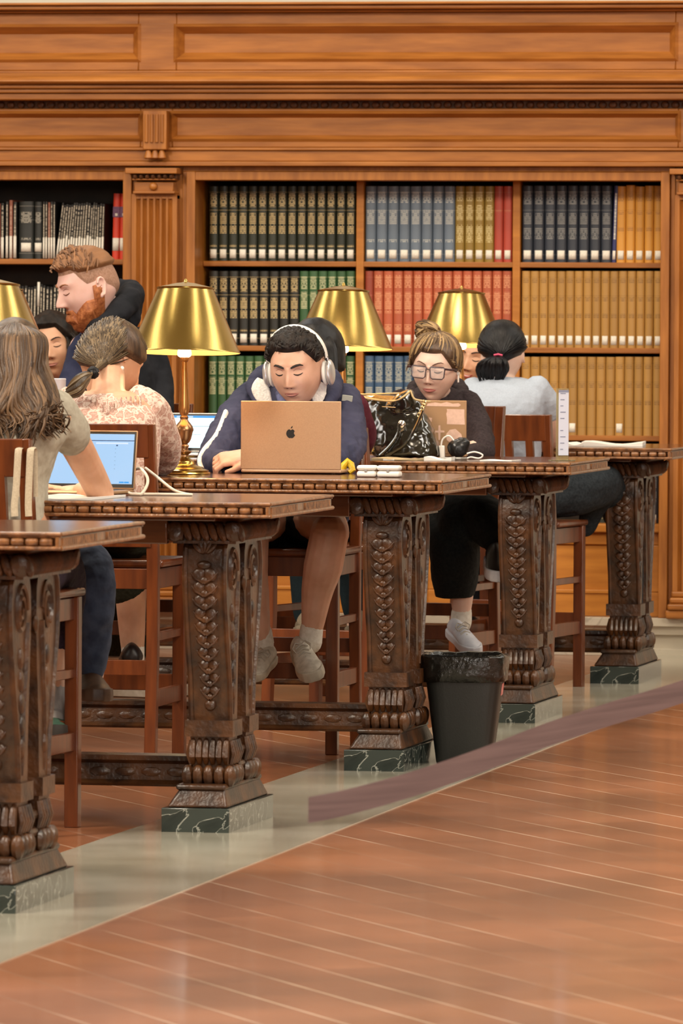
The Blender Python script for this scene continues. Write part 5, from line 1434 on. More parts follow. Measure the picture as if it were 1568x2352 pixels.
# ---------- long haired girl, near side of the second table, seen from behind
def long_hair_girl():
    P = Person('person with very long wavy brown hair in a beige T-shirt, seen from behind, typing', 60, 17.35)
    q = lambda x, y, Y=17.35: at(x, y, Y)
    hd = Head(True); M_ = P.headM(34, 836, 17.45, 178, 8, 0, .95)
    b = P.b; h_ = hd.mesh(80, 56); h_.xf(M_); b.v, b.f = h_.v, h_.f
    limb(b, [q(36, 870, 17.42), q(45, 930, 17.36)], [.046, .055])
    sil(b, [(905, 0, 110, 17.35, .05), (950, -30, 140, 17.33, .08), (1040, -25, 125, 17.33, .09), (1120, -20, 100, 17.33, .09), (1300, -40, 130, 17.3, .11), (1345, -40, 130, 17.3, .10)])
    limb(b, [q(132, 952, 17.36), q(168, 1010, 17.45), q(205, 1080, 17.55), q(232, 1135, 17.62)], [.046, .044, .040, .036])
    limb(b, [q(232, 1137, 17.62), q(215, 1140, 17.70), q(186, 1128, 17.80)], [.036, .036, .024])
    hand(b, q(190, 1128, 17.80), (-.75, .8, .02), (0, 0, 1), 1, (.25, .3, .35, .4), .92, .5)
    limb(b, [q(-30, 952, 17.36), q(-55, 1040, 17.5), q(-50, 1120, 17.65)], [.045, .04, .034]); limb(b, [q(-50, 1125, 17.65), q(20, 1125, 17.75), q(50, 1122, 17.82)], [.034, .03, .024])
    hand(b, q(48, 1122, 17.82), (.75, .6, .02), (0, 0, 1), -1, (.25, .3, .35, .4), .9, .5)
    limb(b, [q(60, 1320, 17.3), q(120, 1300, 17.62), q(142, 1330, 17.75), q(140, 1440, 17.72), q(136, 1560, 17.66), q(130, 1640, 17.62)], [.075, .065, .052, .045, .038, .028])
    limb(b, [q(10, 1320, 17.3), q(-10, 1300, 17.7), q(-20, 1480, 17.72), q(-30, 1640, 17.7)], [.075, .065, .05, .03])
    P.put(b, 'body', skinT, mods=[remesh(.0036, 2)])
    hM = hairmat('wavy_brown_hair', (.036, .019, .010), (.18, .105, .055), rough=.4)
    hD = mat('deep_brown_hair', (.030, .016, .008), (.10, .055, .026), scale=40, stretch=(2, 2, .3), rough=.4, bump=.4, bscale=160)
    b = hd.cap(lambda a: el(30) if abs((a+pi) % (2*pi)-pi) < .7 else el(-10), lambda a, t: .012, .002, 20, 2); b.xf(M_); hr = P.put(b, 'hair', hD)
    b = MB(); sil(b, [(748, 0, 70, 17.42, .04), (775, -30, 92, 17.40, .06), (820, -38, 98, 17.38, .07), (900, -40, 108, 17.34, .06), (960, -45, 120, 17.30, .045), (1005, -50, 80, 17.28, .035), (1025, -40, 30, 17.28, .02)])
    P.put(b, 'hair_mass', hD, hr, mods=[remesh(.006, 2)])
    for nm, mt, seed, cnt, lift in (('hair_locks', hM, 1, 230, 0), ('hair_underlocks', hD, 2, 130, .015)):
        b = MB()
        for k in range(cnt):
            u = rnd.uniform(-1, 1); x0 = 34+u*34; xm = 34+u*74+rnd.uniform(-4, 4)
            xe = 50+u*92+rnd.uniform(-10, 14) if u > 0 else 40+u*92+rnd.uniform(-10, 10)
            ye = 1035-rnd.uniform(0, 60)-(35*max(0, u) if u > .2 else 0)-(30 if rnd.random() < .3 else 0)
            y0 = 736+abs(u)*16+rnd.uniform(0, 10); dz = .10*sqrt(max(0, 1-u*u))
            cps = [q(x0, y0, 17.40-rnd.uniform(-.03, .03)), q((x0+xm)/2+u*14, 768+abs(u)*8, 17.40-dz*1.05), q(xm, 850, 17.36-dz*1.15+lift), q(xm*.5+xe*.5+u*4, 940, 17.30-.10*sqrt(max(0, 1-u*u*.7))+lift), q(xe, ye, 17.27-.07+lift+rnd.uniform(-.012, .012))]
            pts = curve_pts(cps, 40); ph = u*4.5+rnd.uniform(-.5, .5); fr_ = .40+rnd.uniform(-.02, .02); n_ = len(pts)
            for i in range(n_):
                t = i/n_; am = .013*sm((t-.22)/.5); pts[i] = pts[i]+Vector((am*sin(i*fr_+ph), am*.5*cos(i*fr_+ph), 0))
            lock(b, pts, rnd.uniform(.0036, .0070), 7, .8)
        if lift == 0:
            for k in range(14):   # curled ends on the right
                cx, cy = rnd.uniform(95, 148), rnd.uniform(925, 985); r_ = rnd.uniform(8, 20); a0 = rnd.uniform(-1.2, .4)
                pts = [q(cx+r_*cos(a0+t*.34)*(1-t*.03), cy+r_*1.4*sin(a0+t*.34), 17.20+.004*t) for t in range(11)]
                lock(b, curve_pts([q(cx-10, cy-45, 17.24)]+pts, 33), rnd.uniform(.0025, .0040), 7, .85)
        P.put(b, nm, mt, hr)
    tee = cloth('beige_ribbed_tee', (.36, .33, .26), (.44, .41, .33), scale=60, bump=.5, bscale=16, dist=.015)
    b = MB(); sil(b, [(898, 10, 95, 17.36, .05), (915, -30, 130, 17.35, .08), (950, -50, 152, 17.33, .10), (1000, -45, 150, 17.32, .11), (1035, -38, 134, 17.32, .11), (1075, -35, 118, 17.32, .11), (1115, -32, 106, 17.32, .11), (1190, -38, 106, 17.31, .12), (1250, -50, 108, 17.3, .12)])
    limb(b, [q(120, 940, 17.36), q(150, 975, 17.40), q(163, 1002, 17.43)], [.058, .056, .054]); limb(b, [q(-20, 940, 17.36), q(-52, 1000, 17.44)], [.056, .05])
    P.put(b, 'tee_shirt', tee, mods=[remesh(.006, 3), wrinkle(.010, .06)])
    b = MB(); sil(b, [(1270, -45, 130, 17.3, .13), (1345, -45, 130, 17.3, .12)])
    limb(b, [q(60, 1315, 17.3), q(115, 1298, 17.6), q(146, 1335, 17.74), q(142, 1430, 17.72), q(140, 1500, 17.70)], [.09, .078, .062, .055, .050]); limb(b, [q(10, 1320, 17.3), q(-10, 1300, 17.7), q(-20, 1500, 17.72)], [.09, .075, .056])
    pt = P.put(b, 'trousers', cloth('plum_sweatpants', (.022, .014, .026), (.038, .026, .042)), mods=[remesh(.007, 2), wrinkle(.010, .06)])
    b = MB(); limb(b, [q(140, 1515, 17.70), q(137, 1562, 17.68)], [.047, .043]); P.put(b, 'trouser_cuff', cloth('beige_cuff', (.42, .33, .22)), pt)
    b = MB(); limb(b, [q(136, 1560, 17.66), q(132, 1635, 17.62), q(128, 1655, 17.60)], [.035, .034, .036]); P.put(b, 'sock', mat('grey_rib_sock', (.42, .40, .38), (.28, .27, .26), scale=60, stretch=(1, 1, .1), rough=.9))
    shoe(P, q(140, 1690, 17.74), q(116, 1694, 17.50), (0, 0, 1), 1, mat('green_suede', (.035, .095, .06), (.06, .13, .085), scale=60, rough=.9), mat('dark_sole', (.03, .025, .02), None, rough=.7), lace=False)
long_hair_girl()

# ---------- person mostly hidden behind the girl, blue jeans showing under the table
def jeans_person():
    P = Person('person in blue jeans, only the bent legs showing under the second table', 60, 18.6)
    q = lambda x, y, Y=18.5: at(x, y, Y)
    hd = Head(True); M_ = P.headM(42, 850, 18.55, 10, 20, 0, .92)
    b = P.b; h_ = hd.mesh(80, 56); h_.xf(M_); b.v, b.f = h_.v, h_.f
    limb(b, [q(42, 880), q(42, 940, 18.6)], [.046, .055])
    sil(b, [(940, 0, 90, 18.62, .06), (1000, -20, 100, 18.62, .09), (1280, -10, 110, 18.65, .11)])
    for sx in (-1, 1): limb(b, [q(42+sx*45, 960, 18.6), q(42+sx*52, 1050, 18.5), q(42+sx*20, 1110, 18.3)], [.04, .034, .026])
    hand(b, q(62, 1112, 18.28), (-.3, -1, 0), (0, 0, 1), -1, size=.85); hand(b, q(22, 1112, 18.28), (.3, -1, 0), (0, 0, 1), 1, size=.85)
    limb(b, [q(60, 1290, 18.65), q(150, 1270, 18.35), q(205, 1300, 18.2), q(215, 1430, 18.2), q(212, 1560, 18.25)], [.075, .065, .055, .045, .03])
    limb(b, [q(40, 1290, 18.65), q(60, 1280, 18.3), q(66, 1420, 18.2), q(66, 1560, 18.25)], [.075, .065, .05, .03])
    P.put(b, 'body', skinC, mods=[remesh(.005, 2)])
    b = hd.cap(lambda a: el(20), lambda a, t: .014, .003, 30, 2); b.xf(M_); P.put(b, 'hair', hairB)
    b = MB(); sil(b, [(925, 5, 80, 18.62, .05), (950, -12, 98, 18.62, .09), (1270, -12, 112, 18.65, .13)])
    for sx in (-1, 1): limb(b, [q(42+sx*43, 960, 18.6), q(42+sx*50, 1050, 18.5), q(42+sx*26, 1095, 18.35)], [.052, .045, .036])
    P.put(b, 'sweater', cloth('charcoal_knit', (.04, .04, .045)), mods=[remesh(.008, 2)])
    jn = mat('blue_denim', (.022, .036, .075), (.050, .072, .125), scale=30, rough=.85, bump=.6, bscale=14, dist=.015)
    b = MB(); sil(b, [(1260, -15, 115, 18.65, .14), (1310, -10, 110, 18.65, .13)])
    limb(b, [q(70, 1290, 18.65), q(150, 1282, 18.35), q(205, 1305, 18.2), q(222, 1400, 18.18), q(214, 1540, 18.22)], [.095, .088, .066, .052, .036])
    limb(b, [q(40, 1290, 18.65), q(70, 1290, 18.3), q(68, 1420, 18.2), q(66, 1540, 18.25)], [.095, .08, .062, .045])
    tr = P.put(b, 'jeans', jn, mods=[remesh(.006, 3), wrinkle(.016, .07)])
    br = mat('brown_leather_boot', (.06, .028, .014), (.10, .05, .025), scale=40, rough=.5)
    shoe(P, q(200, 1606, 18.3), q(226, 1612, 18.06), (0, 0, 1), 1, br, br, lace=False); shoe(P, q(62, 1606, 18.3), q(66, 1612, 18.04), (0, 0, 1), 1, br, br, lace=False)
jeans_person()

# ---------- woman in a lace blouse, near side of the third table, seen from behind
def lace_woman():
    P = Person('person with a dark blond ponytail in a pink lace-print blouse', 260, 19.75)
    q = lambda x, y, Y=19.75: at(x, y, Y)
    hd = Head(True); M_ = P.headM(252, 833, 19.92, 142, 24, -6, 1.02)
    b = P.b; h_ = hd.mesh(100, 70); h_.xf(M_); b.v, b.f = h_.v, h_.f
    limb(b, [q(250, 858, 19.86), q(248, 900, 19.80), q(250, 940, 19.76)], [.048, .052, .062])
    sil(b, [(898, 185, 310, 19.78, .05), (925, 160, 350, 19.76, .08), (1000, 165, 360, 19.72, .10), (1180, 170, 340, 19.7, .11), (1240, 165, 345, 19.7, .11)])
    limb(b, [q(345, 930, 19.78), q(368, 1000, 19.88), q(372, 1045, 20.0)], [.042, .038, .034]); limb(b, [q(372, 1060, 20.0), q(345, 1072, 20.08), q(335, 1075, 20.14)], [.032, .026, .022])
    hand(b, q(342, 1076, 20.12), (-1, .4, 0), (0, 0, 1), 1, (.35, .4, .45, .5), .85, .5)
    limb(b, [q(165, 930, 19.78), q(150, 1000, 19.88), q(160, 1060, 20.0)], [.042, .038, .032]); limb(b, [q(160, 1068, 20.0), q(215, 1078, 20.14)], [.03, .023]); hand(b, q(218, 1078, 20.15), (1, .4, 0), (0, 0, 1), -1, size=.85)
    limb(b, [q(290, 1220, 19.7), q(300, 1210, 20.1), q(300, 1350, 20.15), q(305, 1500, 20.15)], [.08, .065, .05, .034]); limb(b, [q(210, 1220, 19.7), q(200, 1210, 20.1), q(195, 1350, 20.15), q(192, 1500, 20.15)], [.08, .065, .05, .034])
    P.put(b, 'body', skinT, mods=[remesh(.0036, 2)])
    hM = hairmat('dark_blond_hair', (.026, .016, .010), (.22, .15, .08))
    hD = mat('dark_brown_hair', None)
    b = hd.cap(lambda a: el(34) if abs((a+pi) % (2*pi)-pi) < .8 else (el(14) if abs((a+pi) % (2*pi)-pi) < 1.9 else el(-22)), lambda a, t: .015, .002, 20, 5); b.xf(M_); hr = P.put(b, 'hair', hD)
    tie = q(214, 856, 19.70); b = MB()
    for k in range(480):
        a = pi+rnd.uniform(-1.75, 1.75); ph = rnd.uniform(-.12 if abs(a-pi) < 1.1 else .25, 1.45); p_ = hd.pt(a, ph); pts = []
        s0 = M_ @ p_
        tl = M_.inverted() @ tie
        for j in range(9):
            t = j/9; v = p_.lerp(tl, t); d = Vector((v.x/.0765, v.y/.097, v.z/.118)); L_ = d.length
            if L_ < 1.17 or True:
                tgt = 1.09+.14*min(1, t*4) if t < .75 else 1.24+(max(1.24, Vector((tl.x/.0765, tl.y/.097, tl.z/.118)).length)-1.24)*(t-.75)/.25
                v = v*(tgt/max(L_, .2))
            pts.append(M_ @ v)
        pts.append(tie); lock(b, pts, .0030, 5, .8)
    P.put(b, 'hair_strands', hM, hr)
    b = MB(); b.tube([tie+Vector((.012*cos(t), -.002, .012*sin(t))) for t in [k*pi/5 for k in range(11)]], .008, 8); b.ball(tie, (.016, .014, .014), 12, 8); P.put(b, 'hair_tie', hairK, hr)
    b = MB()
    for k in range(70):
        u = rnd.uniform(-1, 1); v = rnd.uniform(-1, 1)
        lock(b, curve_pts([tie+Vector((0, 0, u*.008)), q(196, 870+u*13, 19.65+v*.03), q(176+u*4, 888+u*19, 19.64+v*.04), q(154+v*6, 902+u*12, 19.66+v*.01)], 12), .0085, 6, .8)
    P.put(b, 'ponytail', hM, hr)
    lace, nt, bs = newmat('lace_print'); setv(bs, (.6, .4, .33), .85, sheen=.1)
    tc = N(nt, 'ShaderNodeTexCoord'); vo = N(nt, 'ShaderNodeTexVoronoi'); vo.feature = 'DISTANCE_TO_EDGE'; vo.inputs['Scale'].default_value = 38
    no = N(nt, 'ShaderNodeTexNoise'); no.inputs['Scale'].default_value = 60; mxv = N(nt, 'ShaderNodeMix', data_type='RGBA', blend_type='ADD'); mxv.inputs[0].default_value = .035
    nt.links.new(tc.outputs['Object'], no.inputs['Vector']); nt.links.new(tc.outputs['Object'], mxv.inputs[6]); nt.links.new(no.outputs['Color'], mxv.inputs[7]); nt.links.new(mxv.outputs[2], vo.inputs['Vector'])
    cr = N(nt, 'ShaderNodeValToRGB'); e = cr.color_ramp.elements; e[0].position = .05; e[0].color = (.70, .55, .46, 1); e[1].position = .16; e[1].color = (.44, .235, .18, 1); q_ = e.new(.35); q_.color = (.56, .36, .29, 1)
    nt.links.new(vo.outputs['Distance'], cr.inputs[0]); nt.links.new(cr.outputs[0], bs.inputs['Base Color'])
    nb = N(nt, 'ShaderNodeTexNoise'); nb.inputs['Scale'].default_value = 16; bp = N(nt, 'ShaderNodeBump'); bp.inputs['Strength'].default_value = .6; bp.inputs['Distance'].default_value = .015
    nt.links.new(tc.outputs['Object'], nb.inputs['Vector']); nt.links.new(nb.outputs['Fac'], bp.inputs['Height']); nt.links.new(bp.outputs[0], bs.inputs['Normal'])
    b = MB(); sil(b, [(905, 150, 296, 19.78, .07), (918, 140, 335, 19.77, .09), (945, 135, 358, 19.75, .115), (1000, 140, 366, 19.73, .125), (1100, 150, 360, 19.7, .13), (1230, 150, 355, 19.7, .13)])
    limb(b, [q(318, 905, 19.78), q(345, 935, 19.78), q(366, 985, 19.85), q(378, 1030, 19.95), q(374, 1062, 20.0)], [.030, .052, .054, .052, .044]); limb(b, [q(374, 1062, 20.0), q(352, 1072, 20.06)], [.042, .032])
    limb(b, [q(165, 925, 19.78), q(148, 1000, 19.88), q(158, 1058, 20.0)], [.052, .05, .042])
    P.put(b, 'blouse', lace, mods=[remesh(.006, 3), wrinkle(.012, .05)])
    b = MB()
    for k in range(15):
        x = 168+k*11; b.tube([q(x, 914-((k-7)/7)**2*6, 19.645+abs(k-7)*.009), q(x+rnd.uniform(-2, 2), 945, 19.630+abs(k-7)*.009), q(x+rnd.uniform(-4, 4), 968+rnd.uniform(-8, 8), 19.640+abs(k-7)*.009)], [.003, .004, .0015], 6)
    P.put(b, 'gathers', lace)
    b = MB(); e_ = M_ @ Vector((-.088, .006, -.010)); b.ball(e_, .0075, 10, 8); b.tube([e_, e_+Vector((.004, -.004, -.028))], .0034, 8); P.put(b, 'earbud', white)
    b = MB(); c = M_ @ Vector((-.082, .012, -.052)); b.tube([c+Vector((.011*cos(t), .006*cos(t), .014*sin(t))) for t in [k*pi/8 for k in range(17)]], .0026, 8); P.put(b, 'hoop_earring', mat('gold', (.9, .7, .35), None, rough=.2, metal=1))
    b = MB(); sil(b, [(1180, 155, 350, 19.7, .14), (1245, 160, 350, 19.7, .14)])
    for x in (292, 208): limb(b, [q(x, 1215, 19.7), q(x, 1212, 20.1), q(x, 1350, 20.15)], [.095, .08, .062])
    P.put(b, 'trousers', cloth('olive_black_trousers', None), mods=[remesh(.008, 2)])
    b = MB(); limb(b, [q(305, 1485, 20.15), q(305, 1520, 20.15)], [.036, .036]); P.put(b, 'sock', mat('white_sock', None))
    for x in (302, 196): shoe(P, q(x, 1545, 20.05), q(x, 1549, 20.30), (0, 0, 1), 1, mat('dark_boot', None), lace=False)
lace_woman()

# ---------- person mostly hidden behind the headphone wearer, near side of the fourth table
def hidden_person():
    P = Person('person with long black hair and a maroon top, almost hidden behind the headphones wearer', 760, 22.05)
    q = lambda x, y, Y=22.1: at(x, y, Y)
    hd = Head(True); M_ = P.headM(722, 822, 22.25, 170, 14, 0, .98)
    b = P.b; h_ = hd.mesh(80, 56); h_.xf(M_); b.v, b.f = h_.v, h_.f
    limb(b, [q(724, 865, 22.2), q(730, 920)], [.046, .055]); sil(b, [(915, 690, 790, 22.12, .06), (960, 665, 820, 22.1, .09), (1160, 690, 800, 22.08, .11)])
    limb(b, [q(810, 940), q(828, 1000, 22.2), q(810, 1050, 22.35)], [.04, .034, .026]); hand(b, q(806, 1051, 22.38), (-.4, 1, 0), (0, 0, 1), 1, size=.85)
    limb(b, [q(675, 940), q(662, 1000, 22.2), q(680, 1050, 22.35)], [.04, .034, .026]); hand(b, q(684, 1051, 22.38), (.4, 1, 0), (0, 0, 1), -1, size=.85)
    limb(b, [q(730, 1180, 22.1), q(712, 1190, 22.45), q(705, 1300, 22.5), q(705, 1430, 22.5)], [.08, .065, .05, .034]); limb(b, [q(780, 1180, 22.1), q(800, 1190, 22.45), q(812, 1300, 22.5), q(818, 1430, 22.5)], [.08, .065, .05, .034])
    P.put(b, 'body', skinC, mods=[remesh(.005, 2)])
    b = hd.cap(lambda a: el(30) if abs((a+pi) % (2*pi)-pi) < .8 else el(-20), lambda a, t: .022, .003, 30, 5); b.xf(M_); hr = P.put(b, 'hair', hairK)
    b = MB()
    for k in range(90):
        u = rnd.uniform(-1, 1); xe = 724+u*46; lock(b, curve_pts([q(724+u*10, 752, 22.24), q(724+u*42, 790, 22.16), q(724+u*48, 850, 22.12), q(xe, 925+rnd.uniform(0, 30), 22.0)], 12), .007, 6)
    P.put(b, 'hair_strands', hairK, hr)
    b = MB(); sil(b, [(905, 690, 800, 22.12, .06), (925, 668, 822, 22.11, .10), (985, 658, 840, 22.08, .12), (1160, 680, 815, 22.08, .13)])
    limb(b, [q(812, 935), q(833, 1000, 22.2), q(816, 1044, 22.33)], [.052, .046, .038]); limb(b, [q(675, 935), q(660, 1000, 22.2), q(676, 1044, 22.33)], [.052, .046, .038])
    P.put(b, 'sweater', cloth('maroon_sweater', (.075, .012, .022)), mods=[remesh(.007, 2), wrinkle(.01, .06)])
    b = MB(); sil(b, [(1130, 680, 815, 22.08, .14), (1195, 680, 815, 22.1, .14)])
    limb(b, [q(730, 1180, 22.1), q(712, 1192, 22.45), q(705, 1300, 22.5), q(705, 1410, 22.5)], [.095, .08, .062, .048]); limb(b, [q(780, 1180, 22.1), q(802, 1192, 22.45), q(812, 1300, 22.5), q(818, 1400, 22.5)], [.095, .08, .062, .048])
    P.put(b, 'trousers', cloth('dark_teal_trousers', (.008, .016, .020)), mods=[remesh(.008, 2)])
    kh = mat('khaki_suede', (.22, .18, .12), (.28, .23, .16), scale=60, rough=.9)
    for x in (704, 822): shoe(P, q(x, 1462, 22.42), q(x+3, 1466, 22.68), (0, 0, 1), 1, kh, kh, lace=False)
hidden_person()
# ------------------------------------------------------------------ things on and under the tables
def emis(name, c, s, base=(.02, .02, .02)): return mat(name, base, None, rough=.15, emis=c, es=s)
def laptop(name_label, cx, Yh, W, D, lidh, tilt, rz, shell, screen, flip=False, zt_=H, screen_parts=()):
    """hinge centre at (cx,Yh); rz=0: screen faces the camera, keyboard towards the camera"""
    root = empty('laptop', (cx, Yh, zt_), rz, name_label, 'laptop')
    b = MB(); b.box(-W/2, W/2, -D, 0, .003, .014); b.build('base', shell, root, mods=[bevel(.005, 3)])
    b = MB()
    for s_ in (-1, 1):
        for y in (-.02, -D+.02): b.lathe([(.006, 0), (.006, .003)], (s_*(W/2-.03), y, 0), 10)
    b.build('rubber_feet', blackM, root)
    b = MB()
    for r in range(5):
        for c_ in range(13):
            x = -W*.42+c_*W*.84/12.6; y = -.03-r*.019; b.box(x, x+.0145, y-.0155, y, .0138, .0150)
    b.build('keyboard', blackM, root)
    b = MB(); b.box(-.05, .05, -D+.012, -D+.075, .0138, .0144); b.build('trackpad', shell, root)
    M_ = Matrix.Translation((0, .002, .012)) @ Matrix.Rotation(-tilt, 4, 'X')
    b = MB(); b.box(-W/2, W/2, -.0025, .0025, .002, lidh); b.xf(M_); lid = b.build('lid', shell, root, mods=[bevel(.0024, 3)])
    b = MB(); b.box(-W/2+.003, W/2-.003, -.0031, -.002, .006, lidh-.003); b.xf(M_); b.build('bezel', blackM, lid)
    b = MB(); b.box(-W/2+.008, W/2-.008, -.0034, -.0030, .016, lidh-.010); b.xf(M_); sc_ = b.build('screen', screen, lid)
    for (x0, x1, z0, z1, m_) in screen_parts:
        b = MB(); b.box(-W/2+.008+x0*(W-.016), -W/2+.008+x1*(W-.016), -.0037, -.0033, .016+z0*(lidh-.026), .016+z1*(lidh-.026)); b.xf(M_); b.build('screen_item', m_, lid)
    return root, lid, M_
warmAl = mat('warm_lit_silver_aluminium', (.50, .31, .19), (.54, .34, .21), scale=300, rough=.42, metal=.5)  # silver shell tinted tan, the warm light on it put into its colour
silver = mat('warm_silver_aluminium', (.62, .55, .50), (.66, .59, .53), scale=300, rough=.36, metal=.75)
gold = mat('rose_gold_aluminium', (.42, .25, .13), None, rough=.42, metal=.5)
blueS = emis('pale_blue_screen', (.42, .66, .95), .95)
glowS = emis('reader_screen', (.75, .82, .95), 3.0)
whiteS = emis('bright_screen', (.72, .95, 1.0), 1.5)
navyS = emis('dark_blue_bar', (.02, .08, .30), .5); cyanS = emis('blue_bar', (.03, .35, .85), 1.0); greyS = emis('grey_bar', (.42, .50, .55), .9); ltS = emis('light_bar', (.7, .82, 1), 1.0)
X3 = lambda px, Y: at(px, 1050, Y).x
# silver laptop of the headphones wearer, back towards the camera
r, lid, LM = laptop('silver laptop, its lid back with a bitten-fruit emblem towards the camera, before the headphones wearer', X3(668, 20.33), 20.33, .3135, .215, .212, -0.0, pi, warmAl, glowS)
def apple(parent, M_, s_=.0155):
    pts = []
    n = 60
    for k in range(n):
        t = 2*pi*k/n; x = cos(t)*.92; z = sin(t)
        z = z*.95; dip = exp(-((x)/.22)**2)
        if z > 0: z -= .26*dip
        else: z += .12*dip
        x *= 1-.10*sm(-z)
        pts.append((x, z))
    bx, bz, br = 1.02, .12, .42     # the bite
    out = []
    for (x, z) in pts:
        d = sqrt((x-bx)**2+(z-bz)**2)
        if d < br and d > 1e-6: x, z = bx+(x-bx)/d*br, bz+(z-bz)/d*br
        out.append((x*s_, z*s_))
    b = MB(); b.prism(out, .0024, .0032, 'y')
    b.xf(M_); b.build('emblem', blackM, parent, smooth=False)
    b = MB(); lf = [(.02+.30*t+ .16*sin(pi*t), 1.0+.52*t) for t in [k/8 for k in range(9)]]+[(.02+.30*t-.10*sin(pi*t), 1.0+.52*t) for t in [1-k/8 for k in range(1, 8)]]
    b.prism([(x*s_, z*s_) for x, z in lf], .0024, .0032, 'y'); b.xf(M_); b.build('emblem_leaf', blackM, parent, smooth=False)
apple(lid, LM @ Matrix.Translation((0, 0, .112)) @ Matrix.Scale(-1, 4, (1, 0, 0)))
# open laptop of the long-haired girl
bars = [(.0, 1, .86, .875, navyS), (.55, .93, .80, .83, ltS), (.79, .81, .76, .785, navyS), (.85, .905, .02, .05, cyanS), (.91, .965, .02, .05, cyanS)]+[(.78, .79, .30+.08*k, .305+.08*k, navyS) for k in range(6)]
laptop('open laptop with a pale blue page on screen, under the long-haired girl\'s arm', X3(205, 17.93), 17.93, .262, .19, .163, .16, R(-8), gold, blueS, screen_parts=bars)
laptop('open laptop with a bright white and blue page, behind the base of the large lamp', X3(452, 22.66), 22.66, .225, .17, .138, .20, R(-4), silver, whiteS, screen_parts=[(0, 1, .93, 1, cyanS), (.12, .4, .94, .985, ltS), (.1, .75, .66, .68, greyS), (.1, .55, .40, .415, greyS)])
# stickered laptop of the woman with glasses
r, lid, LM = laptop('rose gold laptop with pale stickers on its lid, beside the black handbag', X3(1012, 22.72), 22.72, .175, .15, .185, 0.05, R(180+8), gold, glowS)
st = mat('pale_pink_sticker', (.78, .53, .42), (.70, .46, .36), scale=90, rough=.6)
def sticker(pts, nm='sticker'):
    b = MB(); b.prism([(x, z) for x, z in pts], .0026, .0031, 'y'); b.xf(LM); b.build(nm, st, lid, smooth=False)
sticker([(-.068, .170), (-.060, .176), (-.04, .174), (-.02, .180), (.0, .175), (.02, .178), (.045, .174), (.05, .166), (.0, .165), (-.06, .164)])
sticker([(-.080, .155), (-.020, .156), (-.021, .148), (-.018, .14), (-.021, .12), (-.020, .104), (-.082, .103), (-.080, .13)])
sticker([(-.078, .04), (-.07, .07), (-.05, .088), (-.03, .085), (-.018, .07), (-.02, .05), (-.04, .035), (-.06, .03)])
sticker([(.03, .125), (.045, .128), (.048, .115), (.032, .112)])
sticker([(.002, .10), (.008, .10), (.009, .082), (.022, .082), (.022, .076), (.009, .075), (.008, .05), (.002, .05), (.001, .075), (-.012, .076), (-.012, .082), (.001, .083)])
# white earphone cases on the third table
def case_(px0, px1, Y, lab, dz=0):
    a, c = X3(px0, Y), X3(px1, Y); b = MB(); w_ = (c-a)/2
    root = empty('charging_case', ((a+c)/2, Y, H), R(-4), lab, 'case', 'white cases on the third table')
    b.box(-w_, w_, -.022, .022, .001, .020); b.build('case_body', white, root, mods=[bevel(.008, 4)])
    b = MB(); b.box(-w_, w_, -.022, .022, .0215, .037); b.build('case_lid', white, root, mods=[bevel(.008, 4)])
    b = MB(); b.box(-.004, .004, -.0235, -.0215, .016, .025); b.build('latch', mat('grey_latch', (.3, .28, .27), None), root, mods=[bevel(.001)])
case_(822, 866, 20.02, 'small white charging case at the corner of the third table, left of a bigger one'); case_(868, 921, 20.02, 'larger white charging case at the corner of the third table')
b = MB(); c = at(796, 1068, 20.42); c.z = H
b.tube([c+Vector((-.015, 0, .004)), c+Vector((-.012, 0, .022)), c+Vector((.004, .004, .040)), c+Vector((.012, .002, .030)), c+Vector((.018, 0, .012)), c+Vector((.008, -.004, .004))], [.008, .012, .009, .012, .010, .008], 10)
tag(b.build('candy_wrapper', mat('yellow_foil', (.80, .50, .02), (.65, .38, .01), scale=90, rough=.35, bump=.8, bscale=60), mods=[wrinkle(.01, .012)]), 'crumpled bright yellow wrapper right of the silver laptop', 'wrapper')
# upright sign holder on the fourth table
c = at(1290, 1050, 22.50); root = empty('sign_holder', (c.x, 22.50, H), R(8), 'tall narrow acrylic sign holder standing near the corner of the fourth table', 'sign')
acr, nt, bs = newmat('clear_acrylic'); setv(bs, (.80, .72, .42), .08, trans=.85, spec=.5)
b = MB(); b.box(-.045, .045, -.035, .035, 0, .003); b.build('foot_plate', acr, root, mods=[bevel(.001)])
b = MB(); b.box(-.020, .022, -.004, .004, .003, .243); b.build('acrylic_sleeve', acr, root, mods=[bevel(.001)])
b = MB(); b.box(-.012, .022, -.0062, -.0045, .018, .238); b.build('paper_insert', mat('lilac_paper', (.55, .58, .70), None, rough=.6), root)
b = MB()
for k in range(9):
    z = .225-k*.021-(.02 if k > 4 else 0); b.box(-.006, .012-.004*(k % 3), -.0068, -.0060, z, z+.003)
b.box(-.012, .022, -.0069, -.0060, .230, .238)
b.build('printed_lines', mat('grey_ink', (.2, .22, .32), None), root)
